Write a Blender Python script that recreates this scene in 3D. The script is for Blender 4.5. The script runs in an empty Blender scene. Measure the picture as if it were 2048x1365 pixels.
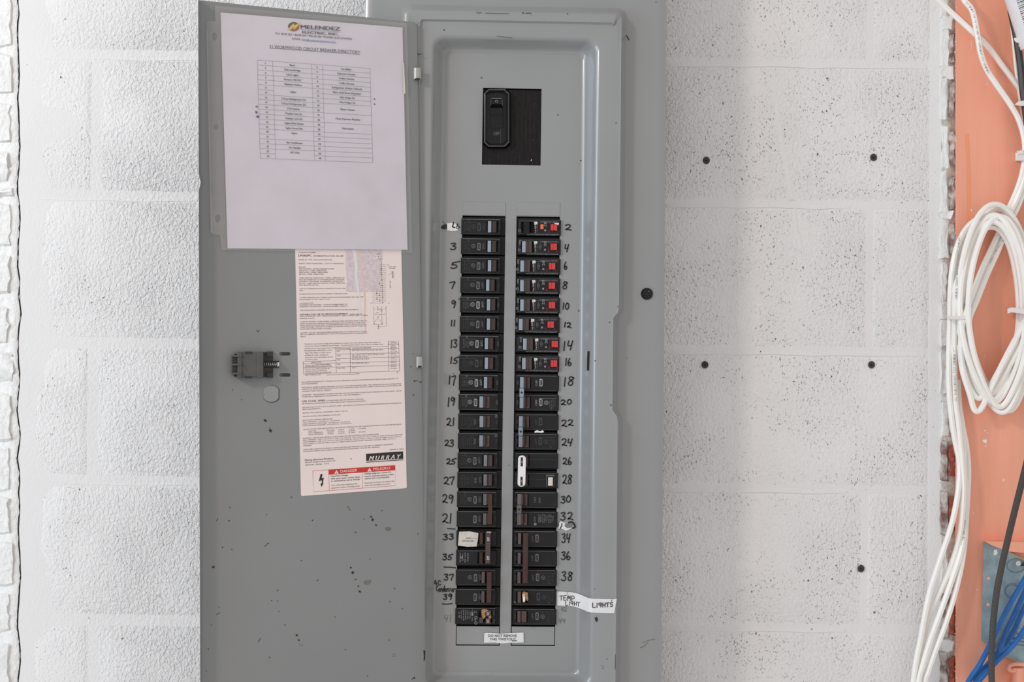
import bpy, math, random
from mathutils import Vector, noise
from mathutils.geometry import tessellate_polygon
random.seed(7)
S = 0.000656; D = 1.6; CZ = 1.5          # metres per pixel on the cover plane, camera distance, camera height
YW = 0.12                                # wall face lies behind the cover plane (y = 0)
scn = bpy.context.scene; C = scn.collection
# ------------------------------------------------------------------ camera, world, lights, exposure
cd = bpy.data.cameras.new('camera'); cam = bpy.data.objects.new('camera', cd); C.objects.link(cam)
cam.location = (0, -D, CZ); cam.rotation_euler = (math.pi/2, 0, 0)
cd.sensor_width = 36; cd.lens = 36*D/(2048*S); cd.clip_start = 0.05
scn.camera = cam
w = bpy.data.worlds.new('room_ambient'); scn.world = w; w.use_nodes = True
w.node_tree.nodes['Background'].inputs[0].default_value = (1.0, 0.96, 0.94, 1)
w.node_tree.nodes['Background'].inputs[1].default_value = 0.63
def area(name, loc, target, sx, sy, power, col):
    l = bpy.data.lights.new(name, 'AREA'); l.shape = 'RECTANGLE'; l.size = sx; l.size_y = sy; l.energy = power; l.color = col
    o = bpy.data.objects.new(name, l); C.objects.link(o); o.location = loc
    o.rotation_euler = (Vector(target)-Vector(loc)).to_track_quat('-Z', 'Y').to_euler()
area('window_light', (-3.05, -1.6, CZ+0.4), (0, 0, CZ), 1.4, 1.7, 33, (0.56, 0.80, 1.0))
area('ceiling_lamp', (-1.75, -1.75, CZ+1.15), (0.1, 0, CZ), 0.28, 0.28, 20, (1.0, 0.92, 0.85))
scn.view_settings.view_transform = 'Standard'; scn.view_settings.look = 'None'
scn.view_settings.gamma = 1; scn.view_settings.use_curve_mapping = False
scn.view_settings.exposure = 0.09

# ------------------------------------------------------------------ pixel -> world helpers
def P(px, py, y=0.0):
    k = (D+y)/D
    return Vector(((px-1024)*S*k, y, CZ+(682.5-py)*S*k))
def plane(y0):
    return lambda px, py, off=0.0: P(px, py, y0-off)
FW = plane(YW); FC = plane(0.0)
YB = YW-0.010; FB = plane(YB)            # coral board
def sx(u): return .0135-.00002*(u-1024)
def sy(v): return .012-.00001*(v-682)
def FP(u, v, off=0.0):                   # panel co-ordinates (the panel hangs slightly rolled)
    return P(u+sx(u)*(682-v), v+sy(v)*(u-1024), -off)
_xh, _yh = (850-1024)*S*(1.576/1.6), -.024
_yl = 1.576/1.069-D; _xl = (396-1024)*S*((D+_yl)/D)
_d = Vector((_xl-_xh, _yl-_yh, 0)).normalized(); DN = Vector((-_d.y, _d.x, 0))
CAM = Vector((0, -D, CZ))
def FD(px, py, off=0.0):                 # the open door's plane
    r = P(px, py, 0)-CAM; A = Vector((_xh, _yh, 0))+DN*off
    t = (A-CAM).dot(DN)/(r.x*DN.x+r.y*DN.y)
    return CAM+r*t
class Quad:
    def __init__(s, F, tl, tr, br, bl, W, H): s.F, s.c, s.W, s.H = F, (tl, tr, br, bl), W, H
    def px(s, x, y):
        a, b = x/s.W, y/s.H; tl, tr, br, bl = s.c
        return tuple((1-b)*((1-a)*tl[i]+a*tr[i])+b*((1-a)*bl[i]+a*br[i]) for i in (0, 1))
    def inv(s, X, Y):
        x, y = s.W/2, s.H/2
        for _ in range(8):
            p = s.px(x, y); e = .5
            a = s.px(x+e, y); b = s.px(x, y+e)
            j = [(a[0]-p[0])/e, (b[0]-p[0])/e, (a[1]-p[1])/e, (b[1]-p[1])/e]
            dt = j[0]*j[3]-j[1]*j[2]; dx, dy = X-p[0], Y-p[1]
            x += (j[3]*dx-j[1]*dy)/dt; y += (-j[2]*dx+j[0]*dy)/dt
        return x, y
    def __call__(s, x, y, off=0.0):
        p = s.px(x, y); return s.F(p[0], p[1], off)

# ------------------------------------------------------------------ materials
def lin(c):
    return tuple(((x/255)/12.92 if x/255 <= .04045 else ((x/255+.055)/1.055)**2.4) for x in c)+(1,)
M = {}
def mat(name, col, rough=.5, metal=0, var=0, vscale=30, bump=0, bscale=200, bdist=.001, spec=.5, col2=None, stretch=None, coat=0):
    m = bpy.data.materials.new(name); m.use_nodes = True; nt = m.node_tree; N = nt.nodes; L = nt.links
    b = N['Principled BSDF']; b.inputs['Base Color'].default_value = lin(col)
    b.inputs['Roughness'].default_value = rough; b.inputs['Metallic'].default_value = metal
    b.inputs['Specular IOR Level'].default_value = spec
    if coat: b.inputs['Coat Weight'].default_value = coat; b.inputs['Coat Roughness'].default_value = .16
    g = N.new('ShaderNodeNewGeometry'); src = g.outputs['Position']
    if stretch:
        v = N.new('ShaderNodeVectorMath'); v.operation = 'MULTIPLY'; v.inputs[1].default_value = stretch
        L.new(src, v.inputs[0]); src = v.outputs[0]
    if var or col2:
        n = N.new('ShaderNodeTexNoise'); n.inputs['Scale'].default_value = vscale; n.inputs['Detail'].default_value = 5
        L.new(src, n.inputs['Vector'])
        r = N.new('ShaderNodeValToRGB'); L.new(n.outputs['Fac'], r.inputs[0])
        c = lin(col)
        r.color_ramp.elements[0].position = .35; r.color_ramp.elements[1].position = .65
        r.color_ramp.elements[0].color = lin(col2) if col2 else tuple(x*(1-var) for x in c[:3])+(1,)
        r.color_ramp.elements[1].color = c if col2 else tuple(min(1, x*(1+var)) for x in c[:3])+(1,)
        L.new(r.outputs[0], b.inputs['Base Color'])
    if bump:
        n = N.new('ShaderNodeTexNoise'); n.inputs['Scale'].default_value = bscale; n.inputs['Detail'].default_value = 3
        L.new(g.outputs['Position'], n.inputs['Vector'])
        bp = N.new('ShaderNodeBump'); bp.inputs['Strength'].default_value = bump; bp.inputs['Distance'].default_value = bdist
        L.new(n.outputs['Fac'], bp.inputs['Height']); L.new(bp.outputs[0], b.inputs['Normal'])
    M[name] = m; return m
mat('cover_paint', (143, 145, 146), .3, 0, .03, 6, .03, 900, .0003, coat=1)
mat('door_paint', (136, 138, 139), .48, 0, .03, 5, .05, 900, .0004)
mat('hinge_metal', (168, 168, 164), .35, .3)
mat('box_metal', (120, 122, 124), .5, .2)
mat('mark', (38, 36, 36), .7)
mat('stain', (118, 114, 106), .8, 0, .15, 400)
mat('dust', (160, 160, 157), .95, 0, .3, 1500, 1, 1200, .002)
mat('black', (12, 12, 13), .6)
mat('breaker_plastic', (24, 23, 26), .42, 0, .15, 60, .08, 1500, .0003, spec=.35)
mat('breaker_side', (13, 13, 15), .55)
mat('handle_plastic', (60, 30, 23), .27, 0, .1, 80, coat=.75, spec=.7)  # brown base colour stands in for the warm room's reflection on dark plastic
mat('handle_black', (15, 14, 14), .3, spec=.4)
mat('tie_plastic', (66, 40, 33), .35, 0, .1, 200)
mat('white_plastic', (232, 232, 232), .35)
mat('cream', (214, 206, 196), .5)
mat('red_button', (214, 58, 58), .2, coat=1)
mat('orange_button', (230, 112, 78), .4)
mat('print_white', (150, 150, 152), .6)
mat('print_glint_mid', (104, 104, 106), .6)
mat('print_dim', (66, 66, 69), .6)
mat('print_bright', (205, 205, 205), .6)
mat('cover_bright', (150,150,150), .4)
mat('brass', (176, 140, 96), .3, .7, .25, 300)
mat('rib_plastic', (34, 32, 32), .5, 0, .2, 150, spec=.3)
mat('gloss_black', (9, 9, 10), .2, coat=.12, spec=.35)
mat('latch_plastic', (86, 86, 84), .5, 0, .06, 100)
mat('latch_dark', (48, 48, 47), .5)
mat('steel', (190, 190, 190), .25, .9)
mat('paper', (226, 220, 230), .7, 0, .01, 25, .1, 30, .002)
mat('ink', (38, 36, 44), .7)
mat('ink_blue', (62, 92, 170), .7)
mat('ink_navy', (44, 44, 66), .7)
mat('pen_purple', (60, 36, 110), .6)
mat('logo_green', (46, 52, 40), .7); mat('logo_red', (150, 66, 48), .7); mat('logo_yellow', (232, 192, 60), .7)
mat('label_paper', (238, 224, 220), .5, 0, .012, 30)
mat('label_ink', (78, 70, 70), .7)
mat('label_black', (40, 38, 38), .6)
mat('label_rub', (226, 212, 213), .6, 0, 0, 260, col2=(204, 192, 199))
mat('label_streak', (226, 226, 224), .6); mat('label_pink', (224, 200, 190), .6)
mat('danger_red', (205, 50, 42), .6)
mat('tape_white', (226, 226, 228), .55, 0, .02, 80)
mat('tape_old', (206, 202, 192), .7, 0, .1, 200)
mat('marker_ink', (24, 24, 26), .5)
mat('pencil', (118, 119, 121), .7)
mat('coral', (245, 170, 142), .55, 0, .05, 9, .08, 60, .001, stretch=(6, 1, .35))
mat('coral_bright', (248, 158, 116), .5, 0, .03, 20, stretch=(4, 1, .5))
mat('cable_white', (248, 245, 240), .38, 0, .02, 60)
mat('cable_print', (150, 146, 142), .6)
mat('cable_black', (48, 48, 50), .45, 0, .2, 500)
mat('cable_blue', (30, 104, 178), .32, 0, .1, 80)
mat('zip_nylon', (236, 230, 226), .35)
mat('galvanised', (150, 172, 180), .42, .55, .16, 60)
mat('galv_edge', (214, 190, 120), .4, .5)
mat('anchor', (70, 58, 58), .75, 0, .3, 900, .5, 900, .001)
mat('chip_white', (238, 236, 232), .6)
mat('brick_red', (168, 92, 74), .9, 0, .25, 180, .8, 400, .002)
mat('mortar_grey', (222, 220, 217), .9, 0, 0, 120, .9, 350, .002, col2=(184, 182, 177))

def wall_mat(name, base, dark, pore_density, rough_amt):
    m = bpy.data.materials.new(name); m.use_nodes = True; nt = m.node_tree; N = nt.nodes; L = nt.links
    b = N['Principled BSDF']; b.inputs['Roughness'].default_value = .6; b.inputs['Specular IOR Level'].default_value = .3
    g = N.new('ShaderNodeNewGeometry'); st = N.new('ShaderNodeVectorMath'); st.operation = 'MULTIPLY'; st.inputs[1].default_value = (1, 1, .78); L.new(g.outputs['Position'], st.inputs[0]); pos = st.outputs[0]
    def nz(sc, det=3, dist=0):
        n = N.new('ShaderNodeTexNoise'); n.inputs['Scale'].default_value = sc; n.inputs['Detail'].default_value = det
        n.inputs['Distortion'].default_value = dist; L.new(pos, n.inputs['Vector']); return n.outputs['Fac']
    def math_(op, a, bb, cc=None):
        n = N.new('ShaderNodeMath'); n.operation = op
        for i, x in enumerate((a, bb, cc)):
            if x is None: continue
            if isinstance(x, (int, float)): n.inputs[i].default_value = x
            else: L.new(x, n.inputs[i])
        return n.outputs[0]
    def mr(v, a, bb, c, d):
        n = N.new('ShaderNodeMapRange'); n.inputs[1].default_value = a; n.inputs[2].default_value = bb
        n.inputs[3].default_value = c; n.inputs[4].default_value = d; L.new(v, n.inputs[0]); return n.outputs[0]
    sep = N.new('ShaderNodeSeparateXYZ'); L.new(g.outputs['Position'], sep.inputs[0]); X = sep.outputs[0]
    # the paint film fills the pores towards the left corner; the right-hand bay is thinly painted
    left_fill = mr(math_('ADD', X, mr(nz(14), .3, .7, -.05, .05)), -.69, -.50, .15, 1)
    right_bay = mr(X, .10, .25, 0, 1)
    # pores
    dn = N.new('ShaderNodeTexNoise'); dn.inputs['Scale'].default_value = 260; L.new(pos, dn.inputs['Vector'])
    dm = N.new('ShaderNodeVectorMath'); dm.operation = 'MULTIPLY_ADD'; dm.inputs[1].default_value = (.006, .006, .006); L.new(dn.outputs['Color'], dm.inputs[0]); L.new(pos, dm.inputs[2]); pos0 = pos; pos = dm.outputs[0]
    v = N.new('ShaderNodeTexVoronoi'); v.inputs['Scale'].default_value = 150; v.inputs['Randomness'].default_value = 1; L.new(pos, v.inputs['Vector'])
    vc = N.new('ShaderNodeSeparateColor'); L.new(v.outputs['Color'], vc.inputs[0])
    big = math_('MULTIPLY', mr(v.outputs['Distance'], .07, .17, 1, 0), math_('LESS_THAN', vc.outputs[0], math_('MULTIPLY_ADD', right_bay, pore_density*.36, pore_density*.12)))
    v2 = N.new('ShaderNodeTexVoronoi'); v2.inputs['Scale'].default_value = 310; L.new(pos, v2.inputs['Vector'])
    vc2 = N.new('ShaderNodeSeparateColor'); L.new(v2.outputs['Color'], vc2.inputs[0])
    small = math_('MULTIPLY', mr(v2.outputs['Distance'], .08, .28, .6, 0), math_('LESS_THAN', vc2.outputs[0], math_('MULTIPLY_ADD', right_bay, pore_density*1.0, pore_density*.30)))
    pos = pos0
    pores = math_('MULTIPLY', math_('MAXIMUM', big, small), mr(nz(22), .38, .62, .1, 1))
    base_n = nz(9, 5)
    r = N.new('ShaderNodeValToRGB'); L.new(base_n, r.inputs[0]); r.color_ramp.elements[0].position = .3; r.color_ramp.elements[1].position = .7
    r.color_ramp.elements[0].color = tuple(x*.955 for x in lin(base)[:3])+(1,); r.color_ramp.elements[1].color = lin(base)
    mx = N.new('ShaderNodeMix'); mx.data_type = 'RGBA'; L.new(pores, mx.inputs[0]); L.new(r.outputs[0], mx.inputs[6]); mx.inputs[7].default_value = lin(dark)
    L.new(mx.outputs[2], b.inputs['Base Color'])
    # relief: worm-like ridges of thick masonry paint
    fa = N.new('ShaderNodeAttribute'); fa.attribute_name = 'fade'; fade = fa.outputs['Fac']
    relief = math_('ADD', math_('MULTIPLY', mr(nz(270, 4, .2), .33, .67, 0, 1), .8), math_('MULTIPLY', mr(nz(620, 2), .3, .7, 0, 1), .35)); relief = math_('SUBTRACT', relief, .57)
    relief = math_('MULTIPLY', relief, math_('MULTIPLY', left_fill, mr(nz(11), .35, .6, .6, 1)))
    relief = math_('MULTIPLY', relief, mr(right_bay, 0, 1, 1, .5))
    if name == 'block_paint': relief = math_('MULTIPLY', relief, fade)
    relief = math_('SUBTRACT', relief, math_('MULTIPLY', pores, .9))
    bp = N.new('ShaderNodeBump'); bp.inputs['Strength'].default_value = 1; bp.inputs['Distance'].default_value = rough_amt
    L.new(relief, bp.inputs['Height']); L.new(bp.outputs[0], b.inputs['Normal'])
    M[name] = m
wall_mat('block_paint', (236, 235, 235), (64, 60, 60), .46, .0023)
wall_mat('joint_paint', (232, 231, 231), (110, 106, 104), .05, .0008)
def brick_mat():
    m = mat('brick_paint', (236, 236, 235), .6, 0, .03, 40, .8, 130, .003)
    return m
brick_mat()
mat('brick_flaked', (216, 214, 212), .8, 0, 0, 75, 1.0, 170, .003, col2=(128, 98, 92))
mat('coral_chip', (236, 220, 208), .8)
mat('plastic_film', (200, 200, 200), .25)
def film():
    m = M['plastic_film']; nt = m.node_tree; N = nt.nodes; L = nt.links
    b = N['Principled BSDF']; b.inputs['Base Color'].default_value = lin((196, 193, 192)); b.inputs['Alpha'].default_value = .16; b.inputs['Roughness'].default_value = .3
    n = N.new('ShaderNodeTexNoise'); n.inputs['Scale'].default_value = 18; n.inputs['Detail'].default_value = 2
    g = N.new('ShaderNodeNewGeometry'); L.new(g.outputs['Position'], n.inputs['Vector'])
    mr = N.new('ShaderNodeMapRange'); mr.inputs[1].default_value = .4; mr.inputs[2].default_value = .7; mr.inputs[3].default_value = .20; mr.inputs[4].default_value = .27
    L.new(n.outputs['Fac'], mr.inputs[0]); L.new(mr.outputs[0], b.inputs['Alpha'])
film()
def braid():
    m = mat('braid', (92, 90, 88), .5); nt = m.node_tree; N = nt.nodes; L = nt.links; b = N['Principled BSDF']
    g = N.new('ShaderNodeNewGeometry')
    w1 = N.new('ShaderNodeTexWave'); w1.bands_direction = 'DIAGONAL'; w1.inputs['Scale'].default_value = 330; L.new(g.outputs['Position'], w1.inputs['Vector'])
    r = N.new('ShaderNodeValToRGB'); r.color_ramp.elements[0].color = lin((62, 60, 59)); r.color_ramp.elements[1].color = lin((112, 109, 106)); L.new(w1.outputs['Fac'], r.inputs[0])
    L.new(r.outputs[0], b.inputs['Base Color'])
    bp = N.new('ShaderNodeBump'); bp.inputs['Distance'].default_value = .001; L.new(w1.outputs['Fac'], bp.inputs['Height']); L.new(bp.outputs[0], b.inputs['Normal'])
braid()

# ------------------------------------------------------------------ mesh builder
TXT = {}
def text_mesh(s, bold=0, italic=0):
    k = (s, bold, italic)
    if k not in TXT:
        cu = bpy.data.curves.new('t', 'FONT'); cu.body = s; cu.resolution_u = 2; cu.size = 1; cu.offset = bold; cu.shear = italic
        o = bpy.data.objects.new('t', cu); C.objects.link(o)
        me = bpy.data.meshes.new_from_object(o.evaluated_get(bpy.context.evaluated_depsgraph_get()))
        vs = [(v.co.x, v.co.y) for v in me.vertices]; fs = [tuple(p.vertices) for p in me.polygons]
        x0 = min(v[0] for v in vs); x1 = max(v[0] for v in vs); y1 = max(v[1] for v in vs)
        TXT[k] = ([(v[0]-x0, v[1]) for v in vs], fs, max(x1-x0, .01))
        bpy.data.objects.remove(o); bpy.data.curves.remove(cu); bpy.data.meshes.remove(me)
    return TXT[k]
def catmull(pts, n=6, closed=False):
    pts = [tuple(p) for p in pts]; out = []; m = len(pts)
    if m < 3 and not closed: return pts
    rng = range(m if closed else m-1)
    for i in rng:
        g = lambda j: pts[j % m] if closed else pts[max(0, min(m-1, j))]
        p0, p1, p2, p3 = g(i-1), g(i), g(i+1), g(i+2)
        for k in range(n):
            t = k/n
            out.append(tuple(.5*((2*b)+(c-a)*t+(2*a-5*b+4*c-d)*t*t+(-a+3*b-3*c+d)*t**3) for a, b, c, d in zip(p0, p1, p2, p3)))
    if not closed: out.append(pts[-1])
    return out
class MB:
    def __init__(s): s.v = []; s.f = []; s.m = []; s.mats = []; s.mi = 0
    def use(s, name):
        if name not in s.mats: s.mats.append(name)
        s.mi = s.mats.index(name); return s
    def add(s, vs, fs):
        b = len(s.v); s.v += [Vector(v) for v in vs]
        for f in fs: s.f.append(tuple(i+b for i in f)); s.m.append(s.mi)
        return s
    def box(s, F, x0, y0, x1, y1, o0, o1, ch=0, cho=None):   # back offset o0, front offset o1, chamfer ch in px
        if cho is None: cho = ch*S
        rings = [(0, o0), (0, o1-cho if ch else o1)]
        if ch: rings.append((ch, o1))
        vs = []
        for i, o in rings:
            vs += [F(x0+i, y0+i, o), F(x1-i, y0+i, o), F(x1-i, y1-i, o), F(x0+i, y1-i, o)]
        fs = []
        for r in range(len(rings)-1):
            for k in range(4):
                a, b2 = r*4+k, r*4+(k+1) % 4; fs.append((a, a+4, b2+4, b2))
        n = (len(rings)-1)*4; fs.append((n+3, n+2, n+1, n)); fs.append((0, 1, 2, 3))
        return s.add(vs, fs)
    def prism(s, F, pts, o0, o1, ch=0, cho=None, holes=None):
        if cho is None: cho = ch*S
        n = len(pts); cx = sum(p[0] for p in pts)/n; cy = sum(p[1] for p in pts)/n
        rings = [(0, o0), (0, o1-cho if ch else o1)]
        if ch: rings.append((ch, o1))
        vs = []
        for i, o in rings:
            for p in pts:
                dx, dy = cx-p[0], cy-p[1]; l = math.hypot(dx, dy) or 1
                vs.append(F(p[0]+dx/l*i, p[1]+dy/l*i, o))
        fs = []
        for r in range(len(rings)-1):
            for k in range(n):
                a, b2 = r*n+k, r*n+(k+1) % n; fs.append((a, a+n, b2+n, b2))
        q = (len(rings)-1)*n
        for t in tessellate_polygon([[Vector((p[0], p[1], 0)) for p in pts]]):
            fs.append(tuple(q+i for i in t)); fs.append(tuple(reversed(t)))
        return s.add(vs, fs)
    def flat(s, F, pts, off, holes=()):
        loops = [[Vector((p[0], p[1], 0)) for p in pts]]+[[Vector((p[0], p[1], 0)) for p in h] for h in holes]
        allp = [p for l in loops for p in l]
        return s.add([F(p.x, p.y, off) for p in allp], [tuple(t) for t in tessellate_polygon(loops)])
    def stroke(s, F, pts, w, off, smooth=0, w1=None):
        if smooth: pts = catmull(pts, smooth)
        n = len(pts); vs = []; fs = []
        for i, p in enumerate(pts):
            a = pts[max(0, i-1)]; b2 = pts[min(n-1, i+1)]; dx, dy = b2[0]-a[0], b2[1]-a[1]; l = math.hypot(dx, dy) or 1
            ww = w if w1 is None else w+(w1-w)*i/(n-1)
            nx, ny = -dy/l*ww/2, dx/l*ww/2
            o = p[2] if len(p) > 2 else off
            vs += [F(p[0]+nx, p[1]+ny, o), F(p[0]-nx, p[1]-ny, o)]
            if i: fs.append((2*i-2, 2*i-1, 2*i+1, 2*i))
        s.add(vs, fs)
        return s
    def disc(s, F, x, y, rx, ry, off, n=14): return s.flat(F, circ(x, y, rx, ry, n), off)
    def ring(s, F, x, y, r0, r1, off, n=20, asp=1):
        a = circ(x, y, r0, r0*asp, n)+circ(x, y, r1, r1*asp, n)
        return s.add([F(p[0], p[1], off) for p in a], [(i, (i+1) % n, n+(i+1) % n, n+i) for i in range(n)])
    def text(s, F, t, x, y, h, off, width=None, ang=0, anchor='c', bold=0, italic=0, maxw=None):
        # y is the middle line of the capitals; h is the capital height; anchor l/c
        vs, fs, W = text_mesh(t, 0, italic); k = h/.73
        kx = width/W if width else k
        a = math.radians(ang); ca, sa = math.cos(a), math.sin(a); tw = W*kx
        x0 = 0 if anchor == 'l' else -tw/2
        out = []
        for vx, vy in vs:
            tx = x0+vx*kx; ty = vy*k-h/2
            out.append(F(x+tx*ca+ty*sa, y+tx*sa-ty*ca, off))
        s.add(out, fs)
        if bold >= .012:
            e = bold*k*1.1
            for dx, dy in ((e, 0), (-e, 0)) if bold >= .03 else ((e, 0),):
                s.add([F(x+(x0+vx*kx+dx)*ca+(vy*k-h/2+dy)*sa, y+(x0+vx*kx+dx)*sa-(vy*k-h/2+dy)*ca, off+.00001) for vx, vy in vs], fs)
        return s
    def tube(s, pts, r, n=8, closed=False):
        pts = [Vector(p) for p in pts]; m = len(pts); vs = []; fs = []; up = Vector((0, 1, 0)); prev = None
        for i, p in enumerate(pts):
            a = pts[(i-1) % m] if closed else pts[max(0, i-1)]; b2 = pts[(i+1) % m] if closed else pts[min(m-1, i+1)]
            t = (b2-a).normalized()
            e1 = t.cross(up if prev is None else prev)
            if e1.length < 1e-6: e1 = t.cross(Vector((1, 0, 0)))
            e1.normalize(); e2 = e1.cross(t).normalized(); prev = e2
            rr = r(i/(m-1)) if callable(r) else r
            for k in range(n):
                q = 2*math.pi*k/n; vs.append(p+(e1*math.cos(q)+e2*math.sin(q))*rr)
            if i:
                for k in range(n): fs.append(((i-1)*n+k, (i-1)*n+(k+1) % n, i*n+(k+1) % n, i*n+k))
        if closed:
            for k in range(n): fs.append(((m-1)*n+k, (m-1)*n+(k+1) % n, (k+1) % n, k))
        else: fs += [tuple(range(n))[::-1], tuple((m-1)*n+k for k in range(n))]
        return s.add(vs, fs)
    def sweep(s, F, prof, v0, v1, capped=True):    # profile of (u, off) extruded along v
        n = len(prof); vs = [F(u, v0, o) for u, o in prof]+[F(u, v1, o) for u, o in prof]
        fs = [(i, (i+1) % n, n+(i+1) % n, n+i) for i in range(n)]
        if capped:
            for t in tessellate_polygon([[Vector((u, o/S, 0)) for u, o in prof]]): fs.append(tuple(t)); fs.append(tuple(n+i for i in reversed(t)))
        return s.add(vs, fs)
    def build(s, name, parent=None, origin=None, smooth=False, label=None, kind=None):
        me = bpy.data.meshes.new(name)
        org = Vector(origin) if origin is not None else (Vector(parent['_o']) if parent is not None and '_o' in parent else Vector((0, 0, 0)))
        me.from_pydata([v-org for v in s.v], [], s.f)
        for m in s.mats: me.materials.append(M[m])
        me.polygons.foreach_set('material_index', s.m)
        if smooth: me.polygons.foreach_set('use_smooth', [True]*len(s.f))
        me.update()
        import bmesh
        bm = bmesh.new(); bm.from_mesh(me)
        if smooth: bmesh.ops.recalc_face_normals(bm, faces=bm.faces)
        bm.to_mesh(me); bm.free()
        if smooth: me.set_sharp_from_angle(angle=math.radians(40))
        o = bpy.data.objects.new(name, me); C.objects.link(o)
        if parent is not None: o.parent = parent
        else: o.location = org
        o['_o'] = tuple(org)
        if label: o['label'] = label
        if kind: o['kind'] = kind
        ALL.append(o)
        return o
ALL = []
def circ(x, y, rx, ry=None, n=16, a0=0):
    ry = rx if ry is None else ry
    return [(x+rx*math.cos(a0+2*math.pi*i/n), y+ry*math.sin(a0+2*math.pi*i/n)) for i in range(n)]
def thing(name, label, cat, loc, group=None):
    o = bpy.data.objects.new(name, None); C.objects.link(o); o.location = loc; o['_o'] = tuple(loc)
    o.empty_display_size = .02
    o['label'] = label; o['category'] = cat
    if group: o['group'] = group
    ALL.append(o); return o
def tag(o, label, cat, group=None):
    o['label'] = label; o['category'] = cat
    if group: o['group'] = group
    return o
def nz2(x, y, s=1.0, seed=0): return noise.noise(Vector((x*s, y*s, seed*7.3)))
def blob(x, y, r, n=9, seed=0):
    return [(x+r*math.cos(2*math.pi*i/n)*(1+.35*math.sin(seed*3+i*2.1)), y+r*math.sin(2*math.pi*i/n)*(1+.35*math.cos(seed*5+i*1.7))) for i in range(n)]

# ------------------------------------------------------------------ the block wall
def WQ(x, y, off=0.0):        # wall co-ordinates: joints run slightly downhill to the right
    return P(x-.009*(y-250), y+.0122*(x-150), YW-off)
mb = MB().use('joint_paint')
xs = [42, 200, 500, 900, 1400, 1880]; ys = list(range(-260, 1640, 24))
vs = []; fs = []
def crackx(y): return 37.5+5*nz2(0, y, .02, 1)+2.5*nz2(0, y, .09, 2)
for j, y in enumerate(ys):
    xl = crackx(y)
    for x in [xl, xl+2, 62, 500, 1000, 1500, 1886]: vs.append(P(x, y, YW+(.012 if x == xl else 0)+(.0006 if x > 70 else -.0004)))
for j in range(len(ys)-1):
    for i in range(6): a = j*7+i; fs.append((a, a+7, a+8, a+1))
mb.add(vs, fs)
wb = mb.build('wall_back', origin=P(700, 682, YW), smooth=True); wb['kind'] = 'structure'
wb['label'] = 'white painted concrete block wall behind the breaker panel'
ylines = [-455, -173, 110, 392, 686, 962, 1240, 1522]
joints = [[193, 755, 1317, 1879], [474, 1036, 1739], [193, 755, 1317, 1879], [474, 1036, 1741], [190, 752, 1314, 1880], [472, 1034, 1736], [196, 758, 1320, 1880]]
for i in range(len(ylines)-1):
    if i == 0: continue
    xx = [60]+[j for j in joints[i] if j < 1850]+[1866]
    for a, b in zip(xx[:-1], xx[1:]):
        if a > 730 and b < 1330: continue            # hidden behind the panel
        y0, y1 = ylines[i]+6, ylines[i+1]-6
        x0 = a+(4.5 if a > 60 else 4); x1 = b-(4.5 if b < 1866 else 2)
        # front as a small grid with uneven softened edges
        nx, ny = 10, 6; vs = []; fs = []
        for jy in range(ny+1):
            for jx in range(nx+1):
                fx, fy = jx/nx, jy/ny; x = x0+(x1-x0)*fx; y = y0+(y1-y0)*fy; off = .0004
                if jx in (0, nx) or jy in (0, ny):
                    off = -.0012; x += 3.0*nz2(x, y, .02, 5); y += 3.0*nz2(x, y, .02, 9)
                vs.append(WQ(x, y, off+.0004*nz2(x, y, .01, 3)))
        # pull the second ring close to the rim so that the arris is a narrow round
        for jy in range(ny+1):
            for jx in range(nx+1):
                if jx in (1, nx-1) or jy in (1, ny-1):
                    if jx in (0, nx) or jy in (0, ny): continue
                    fx = {1: 7/(x1-x0), nx-1: 1-7/(x1-x0)}.get(jx, jx/nx); fy = {1: 7/(y1-y0), ny-1: 1-7/(y1-y0)}.get(jy, jy/ny)
                    vs[jy*(nx+1)+jx] = WQ(x0+(x1-x0)*fx+1.5*nz2(jx*9, jy*7, .3, i), y0+(y1-y0)*fy+1.5*nz2(jx*5, jy*9, .3, i+4), .0003)
        for jy in range(ny):
            for jx in range(nx): a2 = jy*(nx+1)+jx; fs.append((a2, a2+nx+1, a2+nx+2, a2+1))
        bo = MB().use('block_paint').add(vs, fs).build('concrete_block', wb, smooth=True)
        at = bo.data.attributes.new('fade', 'FLOAT', 'POINT')
        at.data.foreach_set('value', [0.0 if (q % (nx+1) in (0, nx) or q//(nx+1) in (0, ny)) else 1.0 for q in range(len(vs))])
def wall_trowel(pts, w, h, F=FW):            # smeared ridge of paint or mortar
    n = len(pts); vs = []; fs = []
    for i, (x, y) in enumerate(pts):
        q = math.sin(math.pi*min(1, max(0, i/(n-1))))**.4
        for k, (dx, hh) in enumerate(((-w/2, -.0012), (-w/5, h*q*.7), (w/8, h*q*.8), (w/2, -.0012))): vs.append(F(x+dx, y, .0005+hh))
        if i:
            for k in range(3): fs.append(((i-1)*4+k, (i-1)*4+k+1, i*4+k+1, i*4+k))
    return MB().use('joint_paint').add(vs, fs).build('paint_ridge', wb, smooth=True)
def joint_lip(x0, x1, y, seed, F=WQ, g=1):
    vs = []; fs = []; n = 60
    for i in range(n+1):
        x = x0+(x1-x0)*i/n; yy = y+2.2*nz2(x, seed, .012, 3)+.8*nz2(x, seed, .06, 5); h = g*(.0011+.0009*nz2(x, seed, .02, 9))*min(1, i/3, (n-i)/8)
        for dy, hh in ((-9, -.0006), (-3, h*.6), (-.6, h), (1.2, -.0006)): vs.append(F(x, yy+dy, hh))
        if i:
            for k in range(3): fs.append(((i-1)*4+k, (i-1)*4+k+1, i*4+k+1, i*4+k))
    MB().use('joint_paint').add(vs, fs).build('paint_ridge', wb, smooth=True)
for k, yl in enumerate(ylines[2:-1]): joint_lip(1334, 1852 if k in (0, 2) else 1700, yl+7.5, k*3.1)
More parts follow.
